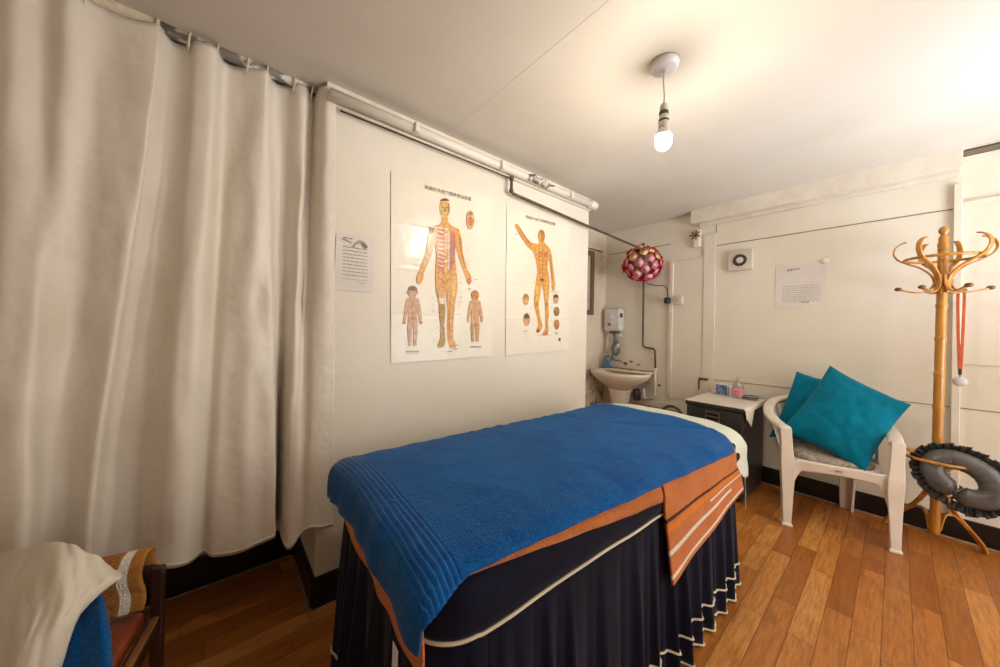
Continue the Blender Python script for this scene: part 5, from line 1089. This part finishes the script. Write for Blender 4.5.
b.grid(lambda u, v: c + out * (0.02 + 0.09 * u - 0.065) + tan_ * (0.004 * sin(9 * u)) + nrm * (0.052 * sin(pi * (0.1 + 0.8 * u)) * (1 if v < .5 else 1) + 0.004) + tan_ * (0.012 * (v - .5)), 16, 2, 'satin_frill')
b.build('tie_strap', rp, world=True, solid=0.003, fix=False)

# orange ribbon with a white disc, hung from a lower hook
a = radians(332); hp = Vector((CX + 0.165 * cos(a), CY - 0.0157 + 0.165 * sin(a), 1.566))
ly = thing('ribbon_medal', (hp.x, hp.y, 0.98), 'orange-red ribbon with a white disc hanging from a coat stand hook', 'ribbon')
b = B()
for s in (-1, 1):
    sd = Vector((0.25, -0.95, 0)).normalized()
    pts = [hp + Vector((0, 0, 0.010)) + sd * (0.004 * s), hp + sd * (0.012 * s) + Vector((0, 0, -0.02)), hp + sd * (0.009 * s) + Vector((0, 0, -0.25)), Vector((hp.x, hp.y, 1.085)) + sd * (0.003 * s)]
    P = cr(pts, 6); rings = []
    for p in P:
        p = Vector(p); w = Vector((0.3, 0.95, 0)) * 0.0065 ; t_ = Vector((1, -0.3, 0)) * 0.0008
        rings.append([p - w - t_, p + w - t_, p + w + t_, p - w + t_])
    b.ringloft(rings, 'strap', smooth=False)
b.build('ribbon', ly, world=True)
b = B(); b.box((hp.x, hp.y, 1.072), (0.008, 0.014, 0.035), 'grey_dark', bev=0.002); b.build('clip', ly, world=True)
b = B(); Md = Matrix.Translation((hp.x - 0.004, hp.y, 1.012)) @ Matrix.Rotation(pi / 2, 4, 'Y')
b.lathe([(0.002, -0.005), (0.026, -0.005), (0.029, 0), (0.026, 0.005), (0.002, 0.006)], 'heater', seg=28, M4=Md); b.tube([(hp.x, hp.y, 1.038), (hp.x, hp.y, 1.065)], 0.003, 'steel', 8); b.build('disc', ly, world=True)

# ================================================================= CHAIR WITH TOWELS, NEAR LEFT
AX, AY = -0.36, 1.20; AR = radians(-11.4)
ac = thing('wooden_armchair', (AX, AY, 0), 'dark wooden chair with red-brown leather seat, heaped with cloths at near left', 'chair', rz=AR)
MA = Matrix.Translation((AX, AY, 0)) @ Matrix.Rotation(AR, 4, 'Z'); MAI = MA.inverted()
def legp(x, y, z1, r=0.013, lean=0.0):
    b = B(); rings = []
    for z in (0.0, 0.2, z1 - 0.012, z1):
        q = r * (0.8 if z == 0 else (0.85 if z == z1 else 1))
        rings.append([(x + sx * q, y + sy * q + lean * z, z) for sx, sy in ((-1, -1), (1, -1), (1, 1), (-1, 1))])
    b.ringloft(rings, 'dark_wood', smooth=False); return b
legp(0.20, 0.20, 0.575).build('leg', ac, bev=0.003); legp(-0.24, 0.20, 0.575).build('leg', ac, bev=0.003)
legp(0.20, -0.22, 0.44).build('leg', ac, bev=0.003); legp(-0.24, -0.22, 0.44).build('leg', ac, bev=0.003)
b = B(); b.box((-0.02, 0.205, 0.555), (0.42, 0.022, 0.045), 'dark_wood', bev=0.004); b.build('back_rail', ac)
for x in (0.195, -0.235):
    b = B(); b.box((x, -0.01, 0.415), (0.022, 0.40, 0.05), 'dark_wood', bev=0.003); b.box((x + (0.004 if x > 0 else -0.004), -0.01, 0.436), (0.016, 0.40, 0.012), 'mid_wood', bev=0.003); b.build('side_rail', ac)
b = B(); b.box((-0.02, -0.215, 0.415), (0.42, 0.022, 0.05), 'dark_wood', bev=0.003); b.build('front_rail', ac)
b = B(); b.box((-0.02, 0.0, 0.442), (0.39, 0.40, 0.045), 'leather', bev=0.018); b.build('seat', ac)
# tan towel over the back rail
def al(x, y, z): return MA @ Vector((x, y, z))
def tan_fn(u, v):
    x = lerp(-0.24, 0.178 + 0.006 * sin(v * 9), u)
    s = v * 0.46
    if s < 0.12: p = (x, 0.232 + 0.003 * sin(x * 30), 0.515 + s * 0.75)
    elif s < 0.19:
        a = (s - 0.12) / 0.07 * pi; p = (x, 0.208 + 0.026 * cos(a), 0.605 + 0.018 * sin(a))
    else:
        t_ = (s - 0.19) / 0.27; p = (x, 0.180 - 0.012 * t_ + 0.004 * nz(x * 12, t_ * 4), 0.603 - 0.118 * t_)
    return al(*p)
def tan_col(u, v): return 'stripe_w' if 0.885 < u < 0.93 else ('tan_plain' if u > 0.86 else 'tan')
b = B(); b.grid(tan_fn, 60, 50, 'tan', tan_col)
tag(b.build('tan_towel', solid=0.010, soff=0, fix=False), 'tan woven towel with one white stripe over the back of the dark chair', 'towel')
def net(P, nu, nv):
    """smooth surface through rows of control points"""
    cols = [cr([tuple(p) for p in r], 12) for r in P]
    k = len(cols[0]); full = [cr([c[i] for c in cols], 12) for i in range(k)]
    def fn(u, v):
        i = u * (k - 1); a = min(int(i), k - 2); s = i - a
        m_ = len(full[0]); j = v * (m_ - 1); c = min(int(j), m_ - 2); t = j - c
        g = lambda q, w: Vector(full[q][w])
        return (g(a, c) * (1 - s) + g(a + 1, c) * s) * (1 - t) + (g(a, c + 1) * (1 - s) + g(a + 1, c + 1) * s) * t
    return fn
WC = [[[-0.585, 1.617, 0.619], [-0.417, 1.45, 0.686], [-0.302, 1.34, 0.724], [-0.236, 1.285, 0.691], [-0.193, 1.288, 0.632]], [[-0.542, 1.503, 0.55], [-0.391, 1.363, 0.634], [-0.288, 1.263, 0.687], [-0.235, 1.231, 0.657], [-0.18, 1.238, 0.64]], [[-0.485, 1.351, 0.449], [-0.354, 1.241, 0.583], [-0.29, 1.199, 0.637], [-0.241, 1.185, 0.638], [-0.214, 1.214, 0.624]], [[-0.441, 1.237, 0.36], [-0.342, 1.166, 0.47], [-0.299, 1.155, 0.547], [-0.258, 1.16, 0.575], [-0.239, 1.183, 0.598]], [[-0.425, 1.172, 0.192], [-0.337, 1.123, 0.236], [-0.308, 1.138, 0.309], [-0.273, 1.147, 0.383], [-0.265, 1.179, 0.466]]]
BC = [[[-0.377, 1.416, 0.607], [-0.3, 1.352, 0.621], [-0.245, 1.318, 0.61]], [[-0.358, 1.348, 0.574], [-0.277, 1.28, 0.59], [-0.216, 1.242, 0.608]], [[-0.334, 1.263, 0.51], [-0.255, 1.197, 0.534], [-0.191, 1.149, 0.554]], [[-0.321, 1.227, 0.311], [-0.244, 1.163, 0.335], [-0.173, 1.103, 0.337]]]
f1 = net(WC, 0, 0)
def wc_fn(u, v):
    p = f1(u, v); w = 0.010 * nz(u * 7 - v * 2, v * 2, 1) + 0.004 * nz(u * 16, v * 6, 4)
    return p + Vector((0.3 * w, -0.5 * w, w))
b = B(); b.grid(wc_fn, 60, 60, 'cloth_white')
tag(b.build('white_cloth', solid=0.003, soff=0, fix=False), 'crumpled white cotton cloth thrown over the near left chair', 'cloth')
f2 = net(BC, 0, 0)
b = B(); b.grid(lambda u, v: f2(u, v) + Vector((0.5, -0.8, 0)) * (0.010 * sin(u * 14)), 40, 50, 'blue')
tag(b.build('blue_towel', solid=0.02, soff=0, fix=False), 'blue towel hanging under the white cloth on the near left chair', 'towel')
